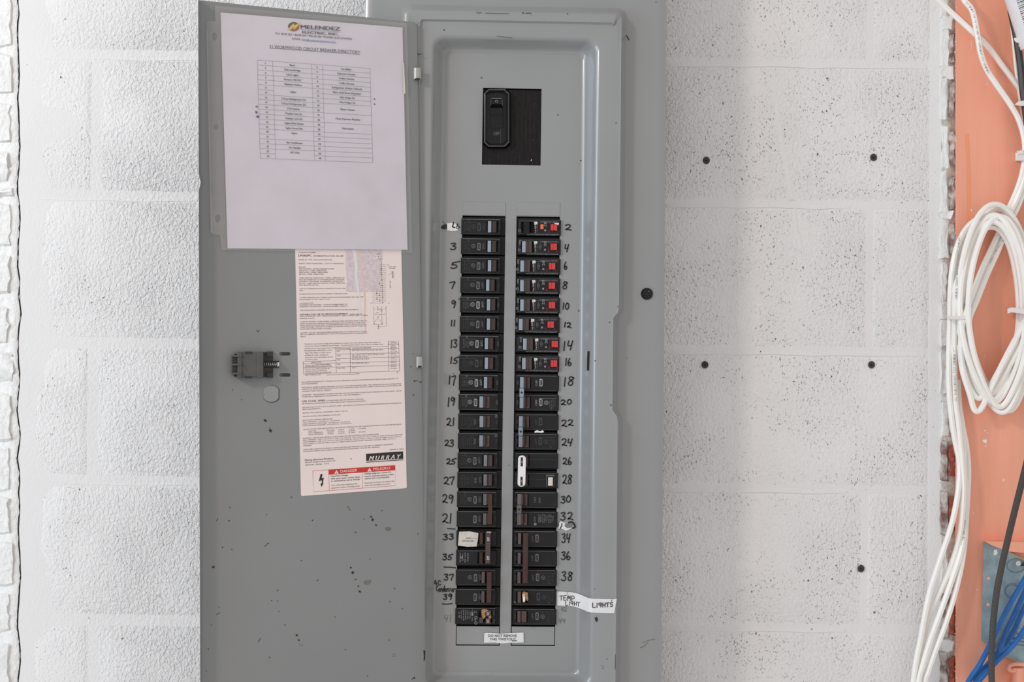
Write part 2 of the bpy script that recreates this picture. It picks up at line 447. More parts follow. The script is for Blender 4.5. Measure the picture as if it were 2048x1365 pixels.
joint_lip(70, 396, 119, 22, g=.5); joint_lip(70, 396, 401, 25, g=.6); joint_lip(70, 396, 970, 28, g=.4)
wall_trowel(catmull([(1548, 150), (1553, 200), (1560, 260), (1572, 330), (1584, 400)], 5), 20, .0003)
wall_trowel(catmull([(1590, 412), (1594, 450), (1602, 480), (1610, 520), (1618, 555)], 5), 9, .0006)

# ------------------------------------------------------------------ left brick return (painted white)
mb = MB().use('brick_paint'); vs = []; fs = []
for j, y in enumerate(ys):
    xr = crackx(y)-1.6-(1.5 if nz2(0, y, .05, 8) > .25 else 0)
    for x, o in ((-60, -.004), (-10, -.002), (20, .000), (xr-3, .001), (xr, .0), (xr, -.02)): vs.append(P(x, y, YW-o))
for j in range(len(ys)-1):
    for i in range(5): a = j*6+i; fs.append((a, a+6, a+7, a+1))
wl = mb.add(vs, fs).build('wall_left', origin=P(0, 682, YW), smooth=True); wl['kind'] = 'structure'
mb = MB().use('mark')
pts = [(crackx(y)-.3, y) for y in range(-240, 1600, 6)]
mb.stroke(FW, pts, 2.2, -.0035)  # dark strip standing in for the shade inside the open crack
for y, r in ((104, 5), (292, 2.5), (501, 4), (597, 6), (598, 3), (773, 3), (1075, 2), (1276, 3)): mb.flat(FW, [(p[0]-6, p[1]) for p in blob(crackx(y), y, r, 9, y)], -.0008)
mb.build('crack_shade', wl, label='painted dark shade in the crack')
wl['label'] = 'rough white painted brick edge at the far left, cracked from the block wall'
def rough_block(F, x0, y0, x1, y1, o0, o1, nx=7, ny=8, amp=.0016, jit=2.0, mt='brick_paint', seed=0, ch=3):
    vs = []; fs = []
    for jy in range(ny+1):
        for jx in range(nx+1):
            fx, fy = jx/nx, jy/ny
            edge = jx in (0, nx) or jy in (0, ny)
            if jx == 1: fx = ch/(x1-x0)
            if jx == nx-1: fx = 1-ch/(x1-x0)
            if jy == 1: fy = ch/(y1-y0)
            if jy == ny-1: fy = 1-ch/(y1-y0)
            x = x0+(x1-x0)*fx; y = y0+(y1-y0)*fy
            o = o0 if edge else o1+amp*nz2(x, y, .11, seed)+amp*.6*nz2(x, y, .3, seed+3)
            x += jit*nz2(x, y, .08, seed+11)*1.6; y += jit*nz2(x, y, .08, seed+17)*1.6
            vs.append(F(x, y, o))
    for jy in range(ny):
        for jx in range(nx): a = jy*(nx+1)+jx; fs.append((a, a+nx+1, a+nx+2, a+1))
    return MB().use(mt).add(vs, fs)
lb = [(-20, 97), (105, 190), (203, 289), (301, 367), (374, 398), (404, 496), (508, 590), (612, 690), (701, 768), (784, 884), (893, 985), (992, 1071), (1083, 1176), (1184, 1268), (1284, 1385)]
for k, (a, b) in enumerate(lb):
    xr = 27-(3 if k % 2 else 0)+4*math.sin(k*1.7)
    rough_block(FW, -55, a, xr, b, -.003, .0036+.0010*math.sin(k*2.3), seed=k, amp=.0045 if k in (3, 4, 8) else .0024, ch=7, jit=4).build('brick', wl, smooth=True)

# ------------------------------------------------------------------ coral board on the right and the torn brick edge beside it
mb = MB().use('coral')
mb.box(FB, 1911, -220, 2240, 1600, -.0095, 0, 1.2)
wr = mb.build('wall_right', origin=P(2000, 682, YB)); wr['kind'] = 'structure'
wr['label'] = 'smooth coral orange painted board at the right'
mb = MB().use('coral_bright'); mb.stroke(FB, [(1934, 268), (1937, 330), (1938, 400), (1937, 470)], 7, .0002, 4); mb.build('paint_streak', wr)
mb = MB().use('chip_white')
for x, y, r in ((1970, 883, 4.5), (1970, 862, 1.6), (1975, 866, 1.2), (1971, 893, 1.6), (2007, 961, 2), (1947, 1027, 1.2), (1974, 169, 1.4), (1943, 421, 1.7), (1954, 1180, 1.2), (1969, 712, 1.3), (2010, 1170, 1.2), (1942, 86, .8)):
    mb.prism(FB, blob(x, y, r, 9, x), 0, .0004)
mb.stroke(FB, [(1942, 80), (1943, 100)], .8, .0003); mb.stroke(FB, [(2006, 672), (2005, 700)], .7, .0003)
mb.build('paint_splash', wr, label='white paint splashes')
mb = MB().use('coral_chip')
for i in range(150):
    y = -20+i*9.4+random.uniform(-4, 4)
    if random.random() < .75:
        r = random.uniform(.5, 1.7); mb.prism(FB, blob(1911.5+random.uniform(-1.5, 1.2), y, r, 7, i), -.002, .0006)
mb.build('chipped_edge', wr, kind='stuff')
mb = MB().use('mortar_grey'); vs = []; fs = []
for j, y in enumerate(ys):
    for x, o in ((1852, -.0012), (1862, .0006), (1878, .0012), (1883, .0022), (1892, .0025), (1902, .001), (1912, -.004)):
        vs.append(FW(x+2*nz2(x, y, .05, 21), y, o+(.0015 if x > 1880 else .0004)*nz2(x, y, .08, 4)))
for j in range(len(ys)-1):
    for i in range(6): a = j*7+i; fs.append((a, a+7, a+8, a+1))
mb.add(vs, fs); mb.mats = ['mortar_grey', 'joint_paint']; mb.m = [1 if k % 6 < 3 else 0 for k in range(len(fs))]; rm = mb.build('trim_1', origin=P(1890, 682, YW), smooth=True); rm['kind'] = 'structure'; rm['label'] = 'torn plaster and brick edge between block wall and coral board'
rb = [(-40, 34, 0), (58, 132, 1), (156, 238, 1), (256, 335, 1), (344, 424, 1), (438, 515, 1), (528, 600, 1), (610, 692, 0), (705, 786, 1), (798, 872, 1), (884, 960, 2), (985, 1070, 2), (1104, 1166, 0), (1190, 1276, 2), (1306, 1400, 2)]
for k, (a, b, t) in enumerate(rb):
    x0 = 1880-(k % 3)*1.5
    rough_block(FW, x0, a-5, 1898+(k % 2)*3, b+5, -.001, .0060, nx=6, ny=8, seed=40+k, amp=.0022, jit=2.6, mt='brick_flaked' if t == 2 else 'brick_paint', ch=5).build('brick', rm, smooth=True)
    if t:
        rough_block(FW, 1896, a+8, 1911, b-6, -.002, .0052, nx=5, ny=7, seed=70+k, amp=.003, jit=4, mt='brick_flaked' if t == 1 else 'brick_red', ch=2).build('brick', rm, smooth=True)
for k, (a, b) in enumerate(((28, 60), (128, 158), (420, 442), (606, 640), (790, 806), (1166, 1192), (1280, 1306))):
    rough_block(FW, 1882, a, 1908, b, -.001, .008, nx=5, ny=4, seed=90+k, amp=.004, jit=4, mt='brick_paint', ch=3).build('mortar_lump', rm, smooth=True)

# ------------------------------------------------------------------ the panel
panel = thing('breaker_panel', 'grey steel electrical breaker panel with open door, mounted on the block wall', 'electrical panel', P(1024, 682, 0))
RV = [100, 300, 560, 612, 622, 634, 660, 790, 818, 832, 845, 1100]
def loop(u0, v0, u1, v1, r, h, nr=6, notch=0):
    pts = []
    def hh(u, v): return h(u, v) if callable(h) else h
    for (cx, cy, a0) in ((u1-r, v0+r, -90), (u1-r, v1-r, 0), (u0+r, v1-r, 90), (u0+r, v0+r, 180)):
        if a0 == 0:
            for v in RV:
                n = 0
                if notch: n = notch*max(0, min(1, (v-620)/14))*max(0, min(1, (834-v)/15))
                pts.append((u1-n, max(v0+r+1, min(v1-r-1, v))))
        for i in range(nr+1):
            a = math.radians(a0+90*i/nr); pts.append((cx+r*math.cos(a), cy+r*math.sin(a)))
    return [FP(u, v, hh(u, v)) for u, v in pts]
def loft(mb, loops, closed_end=False):
    n = len(loops[0]); vs = [p for l in loops for p in l]; fs = []
    for r in range(len(loops)-1):
        for k in range(n): a = r*n+k; b = r*n+(k+1) % n; fs.append((a, b, b+n, a+n))
    return mb.add(vs, fs)
def hr(u, v): return .018 if (u > 1100 and v > 44) else .0215 if u < 1226 else .0215-.0035*min(1, (u-1226)/8)
HB = -.004
loops = [loop(718, -170, 1327, 1520, 4, -.019), loop(717, -171, 1328, 1521, 4, -.006), loop(719, -169, 1326, 1519, 4, -.0022), loop(725, -162, 1318, 1512, 5, -.0008), loop(738, -148, 1307, 1498, 6, 0),
         loop(789, 6, 1254, 1435, 18, 0), loop(795, 13, 1247, 1426, 17, .0008, notch=11), loop(799, 18.5, 1240.5, 1420, 15, .009, notch=11), loop(802, 22, 1237, 1416, 13, .0185, notch=11), loop(805, 25, 1234, 1412, 11, hr, notch=11), loop(809, 28, 1230, 1408, 9, hr, notch=11),
         loop(829, 41.5, 1224, 1398, 6, hr, notch=8), loop(832, 46, 1222, 1394, 6, .018, notch=8),
         *[loop(852+29*t, 71+36*t, 1195-38*t, 1379-34*t, 24-12*t, .018+(HB-.018)*(t*t*(3-2*t))) for t in [q/12 for q in range(13)]]]
mb = MB().use('cover_paint'); loft(mb, loops)
cov = mb.build('cover', panel, smooth=True, label='grey painted steel cover with raised door frame')
# deadfront floor with openings
U = [872, 921, 958.5, 1007.7, 1029.7, 1076.8, 1117, 1168]; V = [96, 177, 330.5, 432.8, 1292.5, 1362]
def hole(ua, ub, va, vb):
    if va >= 177 and vb <= 330.5 and ua >= 958.5 and ub <= 1076.8: return True
    return va >= 432.8 and vb <= 1292.5 and ((ua >= 921 and ub <= 1007.7) or (ua >= 1029.7 and ub <= 1117))
mb = MB().use('cover_paint'); hf = HB-.0002
for i in range(len(U)-1):
    for j in range(len(V)-1):
        if hole(U[i], U[i+1], V[j], V[j+1]): continue
        mb.add([FP(U[i], V[j], hf), FP(U[i+1], V[j], hf), FP(U[i+1], V[j+1], hf), FP(U[i], V[j+1], hf)], [(0, 3, 2, 1)])
mb.use('hinge_metal')
for a, b, c, d in ((958.5, 177, 1076.8, 330.5), (921, 432.8, 1007.7, 1292.5), (1029.7, 432.8, 1117, 1292.5)):
    q = [(a, b), (c, b), (c, d), (a, d)]
    for k in range(4):
        p, r = q[k], q[(k+1) % 4]
        mb.add([FP(*p, hf), FP(*r, hf), FP(*r, hf-.0015), FP(*p, hf-.0015)], [(0, 1, 2, 3)])
mb.build('deadfront', panel)
mb = MB().use('box_metal'); mb.box(FP, 742, -150, 1300, 1500, -YW+.001, -.050)
for a, b, c, d in ((742, -150, 748, 1500), (1294, -150, 1300, 1500), (742, -150, 1300, -144), (742, 1494, 1300, 1500)): mb.box(FP, a, b, c, d, -.05, -.004)
mb.use('black').box(FP, 900, 110, 1150, 1350, -.045, -.030)
mb.build('enclosure_box', panel)
for a, b in ((922, 1006.5), (1031, 1116)):
    MB().use('cover_paint').box(FP, a, 1253.6, b, 1290.6, HB-.003, HB-.0008, .8).build('twistout_plate', panel)
mb = MB().use('cover_paint')
for a, b in ((921, 1007.7), (1029.7, 1117)):
    mb.box(FP, a, 405, b, 431.5, HB-.0001, HB+.00045, .5); 
mb.build('twistout_rim', panel)
mb = MB().use('gloss_black'); mb.prism(FC, circ(1294, 588, 12, 12, 24), 0, .003, 2.5)
mb.use('black').stroke(FC, [(1288, 590), (1300, 586)], 2.4, .00305); mb.stroke(FC, [(1292, 582), (1296, 594)], 2.4, .00306)
mb.use('print_white'); mb.disc(FC, 1298, 583, .8, .8, .0031, 6)
mb.use('chip_white').stroke(FC, [(1296, 599, .0005), (1301, 597, .0008), (1305.5, 590, .0008)], 2, .0008)
mb.build('cover_screw', panel, smooth=True, label='black round-headed screw')
mb = MB().use('black'); mb.stroke(lambda x, y, o: P(x, y, -o), [(1177, 703), (1176.2, 722), (1175.4, 741.5)], 4.6, .0105); mb.use('cover_paint').stroke(lambda x, y, o: P(x, y, -o), [(1173.8, 702), (1173, 742)], 1, .0107)
mb.build('latch_slot', panel)
def hinge(x0, y0, x1, y1, y=-.028):
    mb = MB().use('hinge_metal'); n = 8; r = (x1-x0)/2*S; c = P((x0+x1)/2, (y0+y1)/2, y)
    vs = []; hz = (y1-y0)/2*S
    for k in range(n+1):
        a = math.pi*k/n; vs += [(c.x-r*math.cos(a), y-r*math.sin(a)*.7, c.z+hz), (c.x-r*math.cos(a), y-r*math.sin(a)*.7, c.z-hz)]
    fs = [(2*k, 2*k+1, 2*k+3, 2*k+2) for k in range(n)]; fs += [tuple(range(0, 2*n+2, 2)), tuple(range(1, 2*n+2, 2))]
    mb.add(vs, fs); mb.use('black').box(lambda a, b, o: P(a, b, -o), x0+4, y1-2.5, x1-3, y1+.5, .022, .0335)
    mb.build('hinge', panel, smooth=True)
hinge(826, 137, 843, 159); hinge(832, 714, 846, 735)
mb = MB().use('black'); mb.prism(FC, [(841, 1302), (846, 1300), (851, 1303), (850, 1320), (846, 1325), (840, 1324)], .0235, .0242); mb.use('hinge_metal').stroke(FC, [(845.5, 1302), (846.5, 1313), (846, 1324)], 1.3, .0245, 3)
mb.build('hinge', panel)
for pts in ([(831, 106), (838, 108.5), (846, 107)], [(838, 765), (844, 764)]):
    MB().use('black').stroke(FC, pts, 3, .0262, 3, .8).build('frame_slot', panel)

# scuffs and specks on the cover
mb = MB().use('mark')
for x, y, r, h in ((1122, 15, 1.2, .0003), (1135, 27.5, 1.3, .0222), (963, 155.5, 1.4, HB+.001), (1116, 230, 1.3, HB+.001), (1161, 321, 1.3, HB+.001), (1232, 246, 1, .0185), (1248, 206, 1.3, .001), (1157, 622, 1.3, HB+.001), (1219, 645, 1.3, .0185), (1190, 722, 1.2, .0185), (1254, 717, 1, .0004),
                   (1189, 1179, 1, .0185), (1018, 931, .9, HB+.001), (1222, 811, 1.4, .0185), (1214, 1319, 1.1, .0185), (1120, 1160, 1, HB+.001), (1312, 4, 1, .0003), (888, 60, 1.2, .0185), (918, 598.5, 1.1, HB+.001), (907.5, 748, 1, HB+.001)):
    mb.prism(FC, blob(x, y, r, 7, x), h-.0002, h)
mb.prism(FC, [(1189, 1236), (1191.5, 1237), (1193, 1234), (1194.5, 1237), (1196, 1239), (1195, 1243), (1193, 1245), (1191, 1243), (1190, 1240)], .018, .0186)
for pts, wd, h in (([(952, 25), (958, 26), (964, 25)], .8, .0222), ([(970, 26), (985, 26.5), (1000, 27), (1018, 27)], .7, .0222), ([(1044, 26), (1048, 25.5)], 1.6, .0222), ([(1051, 27), (1054, 26), (1060, 26), (1063, 28)], 1.1, .0222), ([(993, 72), (1004, 73), (1012, 75), (1025, 76)], .7, .0185),
                   ([(1245, 48), (1250, 60)], 1.4, .004), ([(1246, 68), (1254, 72), (1258, 80)], 1.8, .001), ([(1244, 597), (1243, 610), (1243, 620)], 1.2, .005), ([(1236, 612), (1236, 616)], 1.5, .018), ([(1249, 204), (1249, 211)], 1.3, .001), ([(1231, 1310), (1230, 1340)], .9, .0188)):
    mb.stroke(FC, pts, wd, h+.0003)
mb.use('stain')
mb.stroke(FC, [(1202, 1332), (1207, 1334), (1206, 1340), (1203, 1337)], 1, .0184); mb.stroke(FC, [(1280, 1297), (1288, 1294), (1296, 1286)], 1.2, .0004); mb.stroke(FC, [(1286, 1286), (1300, 1281), (1310, 1279)], .9, .0004)
mb.build('scuff_marks', panel, kind='stuff')
mb = MB().use('dust'); vs = []; fs = []
for j in range(7):
    for i in range(41):
        u = 884+(1158-884)*i/40; t = j/6
        hgt = HB+.0012+(.010)*t**1.5+.0006*nz2(i, j, .9, 3)
        vs.append(FP(u, 1352-2.5*math.sin(i*.5)*(1-t)+t*16, hgt))
for j in range(6):
    for i in range(40): a = j*41+i; fs.append((a, a+41, a+42, a+1))
mb.add(vs, fs); mb.build('settled_dust', panel, smooth=True, kind='stuff', label='grey dust lying on the bottom lip of the recess')

# ------------------------------------------------------------------ door (a part of the panel)
dn_cols = [(0, .012), (.0045, .006), (.010, .0026), (.020, .0008), (.036, 0), (.3, 0), (.6, 0), (.93, 0), (.985, .0), (1, -.001)]
rows = [0, .004, .05, .15, .225, .233, .240, .2445, .249, .256, .265, .3, .5, .8, 1]
vs = []; fs = []
for t in rows:
    for fx, o in dn_cols:
        xl, xr = 396.5+.003*t*1480, 834+.0129*t*1440
        x = xl+(xr-xl)*fx; yt = 0+(x-396)*.1025; y = yt+(1490-yt)*t
        if t == 0 and fx == 1: x -= 4; 
        if fx < .02: x += 4.0*math.exp(-((y-365)/9)**2)
        vs.append(FD(x, y, o))
n = len(dn_cols)
for j in range(len(rows)-1):
    for i in range(n-1): a = j*n+i; fs.append((a, a+n, a+n+1, a+1))
# back skin for thickness
m0 = len(vs); vs += [v-DN*.0016 for v in vs]
for f in list(fs): fs.append(tuple(m0+i for i in reversed(f)))
rim = [i for i in range(n)]+[j*n+n-1 for j in range(1, len(rows))]+[(len(rows)-1)*n+i for i in range(n-2, -1, -1)]+[j*n for j in range(len(rows)-2, 0, -1)]
for k in range(len(rim)): a, b = rim[k], rim[(k+1) % len(rim)]; fs.append((a, b, m0+b, m0+a))
door = MB().use('door_paint').add(vs, fs).build('door', panel, smooth=True, label='open grey steel panel door, inner side showing')
# latch
mb = MB().use('latch_plastic')
mb.box(FD, 475, 705, 526, 755, 0, .010, 1.5); mb.box(FD, 475, 704, 484, 757, 0, .0112, 1); mb.box(FD, 515, 704, 527, 756, 0, .0112, 1)
mb.box(FD, 462, 712, 476, 750, 0, .008, 1.2)
for y in (712.5, 729.5, 747.5): mb.box(FD, 463, y-2, 484, y+2, 0, .0125, .8)
mb.use('latch_dark')
for y in (712.5, 729.5, 747.5): mb.box(FD, 483.5, y-1.4, 485.5, y+1.4, 0, .0118, .2)
mb.box(FD, 490, 703.5, 504, 708, 0, .0108, .3); mb.box(FD, 490, 753, 504, 757, 0, .0108, .3)
mb.box(FD, 464.5, 715, 474, 727, .006, .0084, .5); mb.box(FD, 464.5, 732.5, 474, 745, .006, .0084, .5)
mb.box(FD, 527, 705, 546, 755, 0, .003, .5)
mb.box(FD, 533, 703.5, 546, 714, 0, .006, .5); mb.box(FD, 533, 746, 546, 756, 0, .006, .5)
mb.use('black').box(FD, 527, 722.5, 558, 736, 0, .0034, .4)
mb.box(FD, 469, 708, 472.5, 711, 0, .0006); mb.box(FD, 469, 750.5, 472.5, 753.5, 0, .0006)
mb.build('latch', door, label='dark grey plastic spring latch')
pts = []
for i in range(7*12+1):
    a = 2*math.pi*i/12; pts.append(FD(528+i/84*27, 729.5+4.6*math.cos(a), .0055+.003*math.sin(a)))
mb = MB().use('steel').tube(pts, .00045, 5); mb.use('white_plastic').box(FD, 554.5, 725.5, 558.5, 733, .003, .007, 1)
mb.build('latch_spring', door, smooth=True, label='small coiled steel spring')
for y in (708, 750.5):
    p = [(562+3.3*math.cos(a), y+3.3*math.sin(a)) for a in [math.pi*(.5+i/8) for i in range(9)]]+[(577.5+3.3*math.cos(a), y+3.3*math.sin(a)) for a in [math.pi*(-.5+i/8) for i in range(9)]]
    mb = MB().use('latch_dark'); mb.prism(FD, p, 0, .0002); mb.use('latch_plastic').disc(FD, 562, y, 2.7, 2.7, .0003)
    mb.build('slot', door)
kp = []
for i in range(32):
    a = 2*math.pi*i/32; kp.append((542.5+max(-15.2, min(15, 18*math.cos(a))), 788+17*math.sin(a)))
mb = MB().use('latch_dark'); mb.flat(FD, [(542.5+(p[0]-542.5)*1.05+.6, 788+(p[1]-788)*1.04+.5) for p in kp], .0001)
mb.use('cover_paint').prism(FD, kp, 0, .0008, 1.0); mb.prism(FD, circ(527.5, 789, 1.9, 1.9, 8), 0, .0012, .5)
mb.build('knockout', door, label='round knockout disc with flattened sides')
# scuffs on the door
mb = MB().use('mark')
for x, y, r in ((530, 841.5, 2.2), (541, 862, 2.6), (533, 843, 1.2), (539.5, 857, .7), (503, 712, 0.8), (745, 1040, 2.4), (742, 1034, 1.6), (752, 1051, 1.7), (705.5, 1146, 2.3), (701.5, 1136, 1.6), (711.5, 1160, 1.3), (716.5, 1173.5, 1.5), (719.5, 1184, 2.2), (593.5, 1271.5, 2.2), (597.5, 1281, 1.8),
                (583, 995, 1.2), (460, 1016, 1), (458, 1042, 1.2), (625, 1041.5, 1.1), (711, 1065.5, 1.2), (764, 1022, 1), (445, 1095.5, 1.4), (463.5, 1099.5, 1), (536, 1087.5, 1.3), (740, 1119, .8), (602.5, 1122, .9), (789, 1178, 1), (780, 1204, 1.1), (543, 1202, .9), (555, 1203, .9), (558, 1224, .8), (569.5, 1251, 1), (670, 1235, 1.1), (434, 1229.5, 1), (438, 1227.5, 1), (438, 1215.5, .9), (423, 1251, .9), (417, 1299, 1), (411, 1321, 1.3), (412, 1338, 1), (413, 1343, 1), (778.5, 1281, 1), (690.5, 1300.5, 1), (539, 1316, 1), (735, 1353, .8), (829, 1357, 1.4), (836, 1068.5, .9), (727.5, 1039, .8), (804.5, 1218, .8),
                (427, 1135, 2.6), (822, 734, 1), (826, 708, .9), (827, 790.5, 1.2), (829, 763, 1.2), (483, 800, 0.9), (465, 780.5, 1), (597, 799, 1.2), (533, 1030, .8), (516, 663, .6)):
    mb.prism(FD, blob(x, y, r, 8, x+y), 0, .0005)
for pts, wd in (([(482, 398), (487, 395), (489, 391)], .9), ([(529, 1094), (534, 1089)], .9), ([(516, 1285), (522, 1276)], .8), ([(634, 1163), (637, 1160)], 1), ([(554, 1183), (557, 1180)], 1.1), ([(433, 1043), (436, 1037)], .8), ([(838, 45), (833, 52)], .8), ([(823, 1360), (830, 1355)], 1), ([(827, 762), (837, 762.5)], .9), ([(512, 660), (516, 665), (519, 660)], .7)):
    mb.stroke(FD, pts, wd, .0003)
mb.use('stain'); mb.flat(FD, circ(776, 1058.5, 6, 4, 14), .0003); mb.flat(FD, [(727, 1165), (731, 1162), (737, 1162), (741, 1160), (742, 1165), (739, 1168), (735, 1171), (730, 1170)], .0003)
mb.ring(FD, 787.5, 1311.5, 2.4, 3.1, .0003); mb.stroke(FD, [(695, 1013), (698, 1017), (700, 1022)], 2.5, .0002); mb.stroke(FD, [(599, 1287), (601, 1292), (606, 1290)], 1, .0002, 3)
mb.build('scuff_marks', door, kind='stuff')

# ------------------------------------------------------------------ instruction label on the door
LB = Quad(FD, (590, 490), (802.5, 491.5), (813.7, 977), (602, 993), 212, 503)
lab = MB().use('label_paper'); lo = .0005
lab.prism(LB, [(2, 0), (210, 0), (212, 2), (212, 501), (210, 503), (2, 503), (0, 501), (0, 2)], 0, lo)
ti = lo+.0002
lab.use('label_rub'); 
q = [LB.inv(*p) for p in ((690, 497), (720, 497), (765, 500), (764, 530), (760, 570), (764, 582), (740, 584), (715, 585), (692, 583), (694, 560), (691, 530))]; lab.flat(LB, q, lo+.0001)
lab.use('label_streak'); lab.stroke(LB, [LB.inv(*p) for p in ((708, 498), (712, 530), (713, 560), (719, 600), (722, 640), (724, 670))], 7, lo+.00013, 4, 2)
lab.use('label_pink'); lab.stroke(LB, [LB.inv(*p) for p in ((718, 498), (722, 530), (726, 560), (730, 600), (729, 640), (731, 665))], 5, lo+.00013, 4, 1.5)
def LT(zx, zy, zx1, t, ox=580, oy=490, sc=5.46, h=12.5, ink='label_ink', bold=.004, italic=0, zy1=None):
    a = LB.inv(ox+zx/sc, oy+zy/sc); b = LB.inv(ox+zx1/sc, oy+zy/sc)
    lab.use(ink).text(LB, t, a[0], a[1], h/sc, ti, width=b[0]-a[0], anchor='l', bold=bold, italic=italic)
for r in [(92, 83, 285, "CATALOG NUMBER:", 14), (95, 163, 460, "MODEL 2B   TYPE 1 ENCLOSURE (INDOOR)"), (95, 204, 588, "MURRAY TYPE H PANELBOARD   CLASS CTL PANELBOARD"), (95, 243, 172, "RATINGS:"), (97, 263, 482, "200A MAXIMUM - SEE MAIN BREAKER RATING"), (97, 283, 400, "240/120 VAC, 4 WIRE, THREE PHASE"), (97, 302, 412, "208Y/120 VAC, 4 WIRE, THREE PHASE"), (97, 321, 367, "240 VAC, 3 WIRE, THREE PHASE"),
          (100, 362, 597, "WHEN USED ON A 240/120 VAC, 3 PHASE, 4 WIRE DELTA SY"), (100, 381, 592, "MUST BE CONNECTED TO THE PHASE HAVING THE HIGHE"), (100, 400, 592, "NORMALLY THE B PHASE. ALL BREAKERS CONNECTED T"), (100, 420, 600, "240 VAC.  WHEN USED ON A 240 VAC, 3 WIRE, THREE PHAS"), (100, 440, 315, "MUST BE RATED 240 VAC."), (103, 479, 603, "THE SUM OF BREAKER RATINGS CONNECTED TO ANY ONE"), (103, 499, 145, "200A."),
          (104, 538, 630, "DIAGRAM INDICATES MAXIMUM NUMBER OF BREAKER POLES."), (104, 577, 810, 'TO RESET BREAKERS WITH TRIPPED HANDLE POSITION BETWEEN "ON" AND "OFF",'), (104, 598, 438, 'MOVE HANDLE TO "OFF" THEN TO "ON".'), (106, 638, 260, "ACCESSORY KITS:"), (106, 657, 628, 'EQUIPMENT GROUND BARS - CATALOG NUMBER-SERIES "LX"'), (106, 676, 633, 'DEADFRONT FILLER PLATES - CATALOG NUMBER LX100FP (1")'), (108, 716, 745, "THIS PANELBOARD IS INTENDED FOR INSTALLATION INTO BOX NUMBER 44"),
          (650, 758, 785, "WHEN USED AS"), (110, 781, 845, 'SERVICE EQUIPMENT, APPLY "SERVICE DISCONNECT" LABEL TO FRONT NEXT TO MAIN'), (110, 804, 270, "BREAKER HANDLE."), (110, 841, 838, "TO BOND NEUTRAL TO ENCLOSURE: (1) REMOVE SCREW SECURING BOND STRAP. (2)"), (112, 862, 820, "INSERT ROUND END OF BOND STRAP INTO LARGE HOLE OF NEUTRAL IN LINE WITH"), (112, 881, 835, "BOND STRAP MOUNTING HOLE. (3) REASSEMBLE BOND STRAP TO ENCLOSURE WITH"), (112, 900, 835, "SCREW PROVIDED. TIGHTEN TO 25 LB-INS. (4) TIGHTEN CONNECTOR SET SCREW ON"), (112, 921, 455, "ROUND END OF BOND STRAP TO 45 LB-INS."),
          (113, 962, 840, "CAUTION:  DO NOT USE HYDROCARBON BASED SPRAYS OR COMPOUNDS TO CLEAN,"), (113, 980, 845, "DRY OR LUBRICATE THIS DEVICE AS IT WILL CAUSE DEGRADATION OF SOME PLASTIC"), (113, 1004, 175, "PARTS."),
          (158, 1084, 985, "The short-circuit current rating of this panelboard is equal to the interrupting rating of the system of", 14), (158, 1107, 1015, "overcurrent devices installed as shown below.  The only branch breakers which may be installed in the", 14), (158, 1133, 495, "panelboard are those types listed in the", 14), (160, 1157, 465, "PANELBOARD BREAKERS column.", 14), (160, 1182, 447, "Types MQ, MQH, or MQL may be", 14), (160, 1207, 415, "installed as mains.  Except as", 14), (162, 1232, 467, "otherwise noted, all breakers shown", 14), (162, 1256, 305, "are Murray types.", 14),
          (945, 100, 985, "LINE"), (930, 126, 940, "A"), (962, 126, 972, "B"), (992, 126, 1002, "C"), (1060, 220, 1075, "42", 10), (1075, 240, 1158, "BOND WHEN", 9), (1085, 258, 1148, "REQUIRED", 9), (880, 636, 897, "21", 10), (1068, 636, 1085, "42", 10), (908, 680, 920, "A"), (952, 680, 964, "B"), (997, 680, 1009, "C"), (1042, 680, 1054, "N"), (960, 703, 998, "120V", 9), (985, 721, 1015, "208V", 9), (940, 742, 972, "240V", 9), (925, 761, 1040, "240V  |240V|  120V", 9)]:
    LT(r[0], r[1], r[2], r[3], h=r[4] if len(r) > 4 else 12.5)
LT(92, 117, 237, "LP242PC", h=22, ink='label_black', bold=.02); LT(253, 121, 583, "(COMBINATION COVER, 200 AMP", h=14, ink='label_black', bold=.018)
LT(108, 762, 638, "SUITABLE FOR USE AS SERVICE EQUIPMENT.", h=18, ink='label_black', bold=.02)
lab.use('label_ink'); i_ = lambda x, y: LB.inv(580+x/5.46, 490+y/5.46)
lab.text(LB, "NEUTRAL", *i_(1120, 325), 2.2, ti, width=13, ang=-90, bold=.01); lab.text(LB, "EQPT GND", *i_(1094, 430), 2.2, ti, width=15, ang=-90, bold=.01)
def LL(pts, w=.35, ox=580, oy=490, sc=5.46): lab.stroke(LB, [LB.inv(ox+x/sc, oy+y/sc) for x, y in pts], w, ti)
LL([(1112, 290), (1128, 288), (1136, 365), (1118, 367), (1112, 290)]); LL([(1080, 328), (1105, 308)])
LL([(980, 175), (997, 178), (1000, 245), (1012, 635)]); LL([(962, 145), (1012, 145), (1012, 158), (962, 158), (962, 145)])
for k in range(20):
    y = 218+k*20.8
    LL([(1001, y), (1018, y), (1026, y-6), (1036, y+2), (1050, y)], .3)
    if k < 13: LL([(975, y), (1001, y)], .25)
for k in range(7):
    y = 512+k*20.6; LL([(898, y), (912, y-5), (930, y+2), (1001, y)], .3)
LL([(947, 490), (950, 600)], .3); LL([(978, 490), (981, 612)], .3)
for x, y in ((1001, 261), (1003, 322), (1004, 384), (977, 424), (1005, 446), (1008, 509), (946, 530), (979, 551), (1010, 571), (949, 593), (980, 613), (1012, 633), (961, 789), (920, 864), (1006, 864), (965, 895)):
    lab.disc(LB, *i_(x, y), 1.05, 1.05, ti, 8)
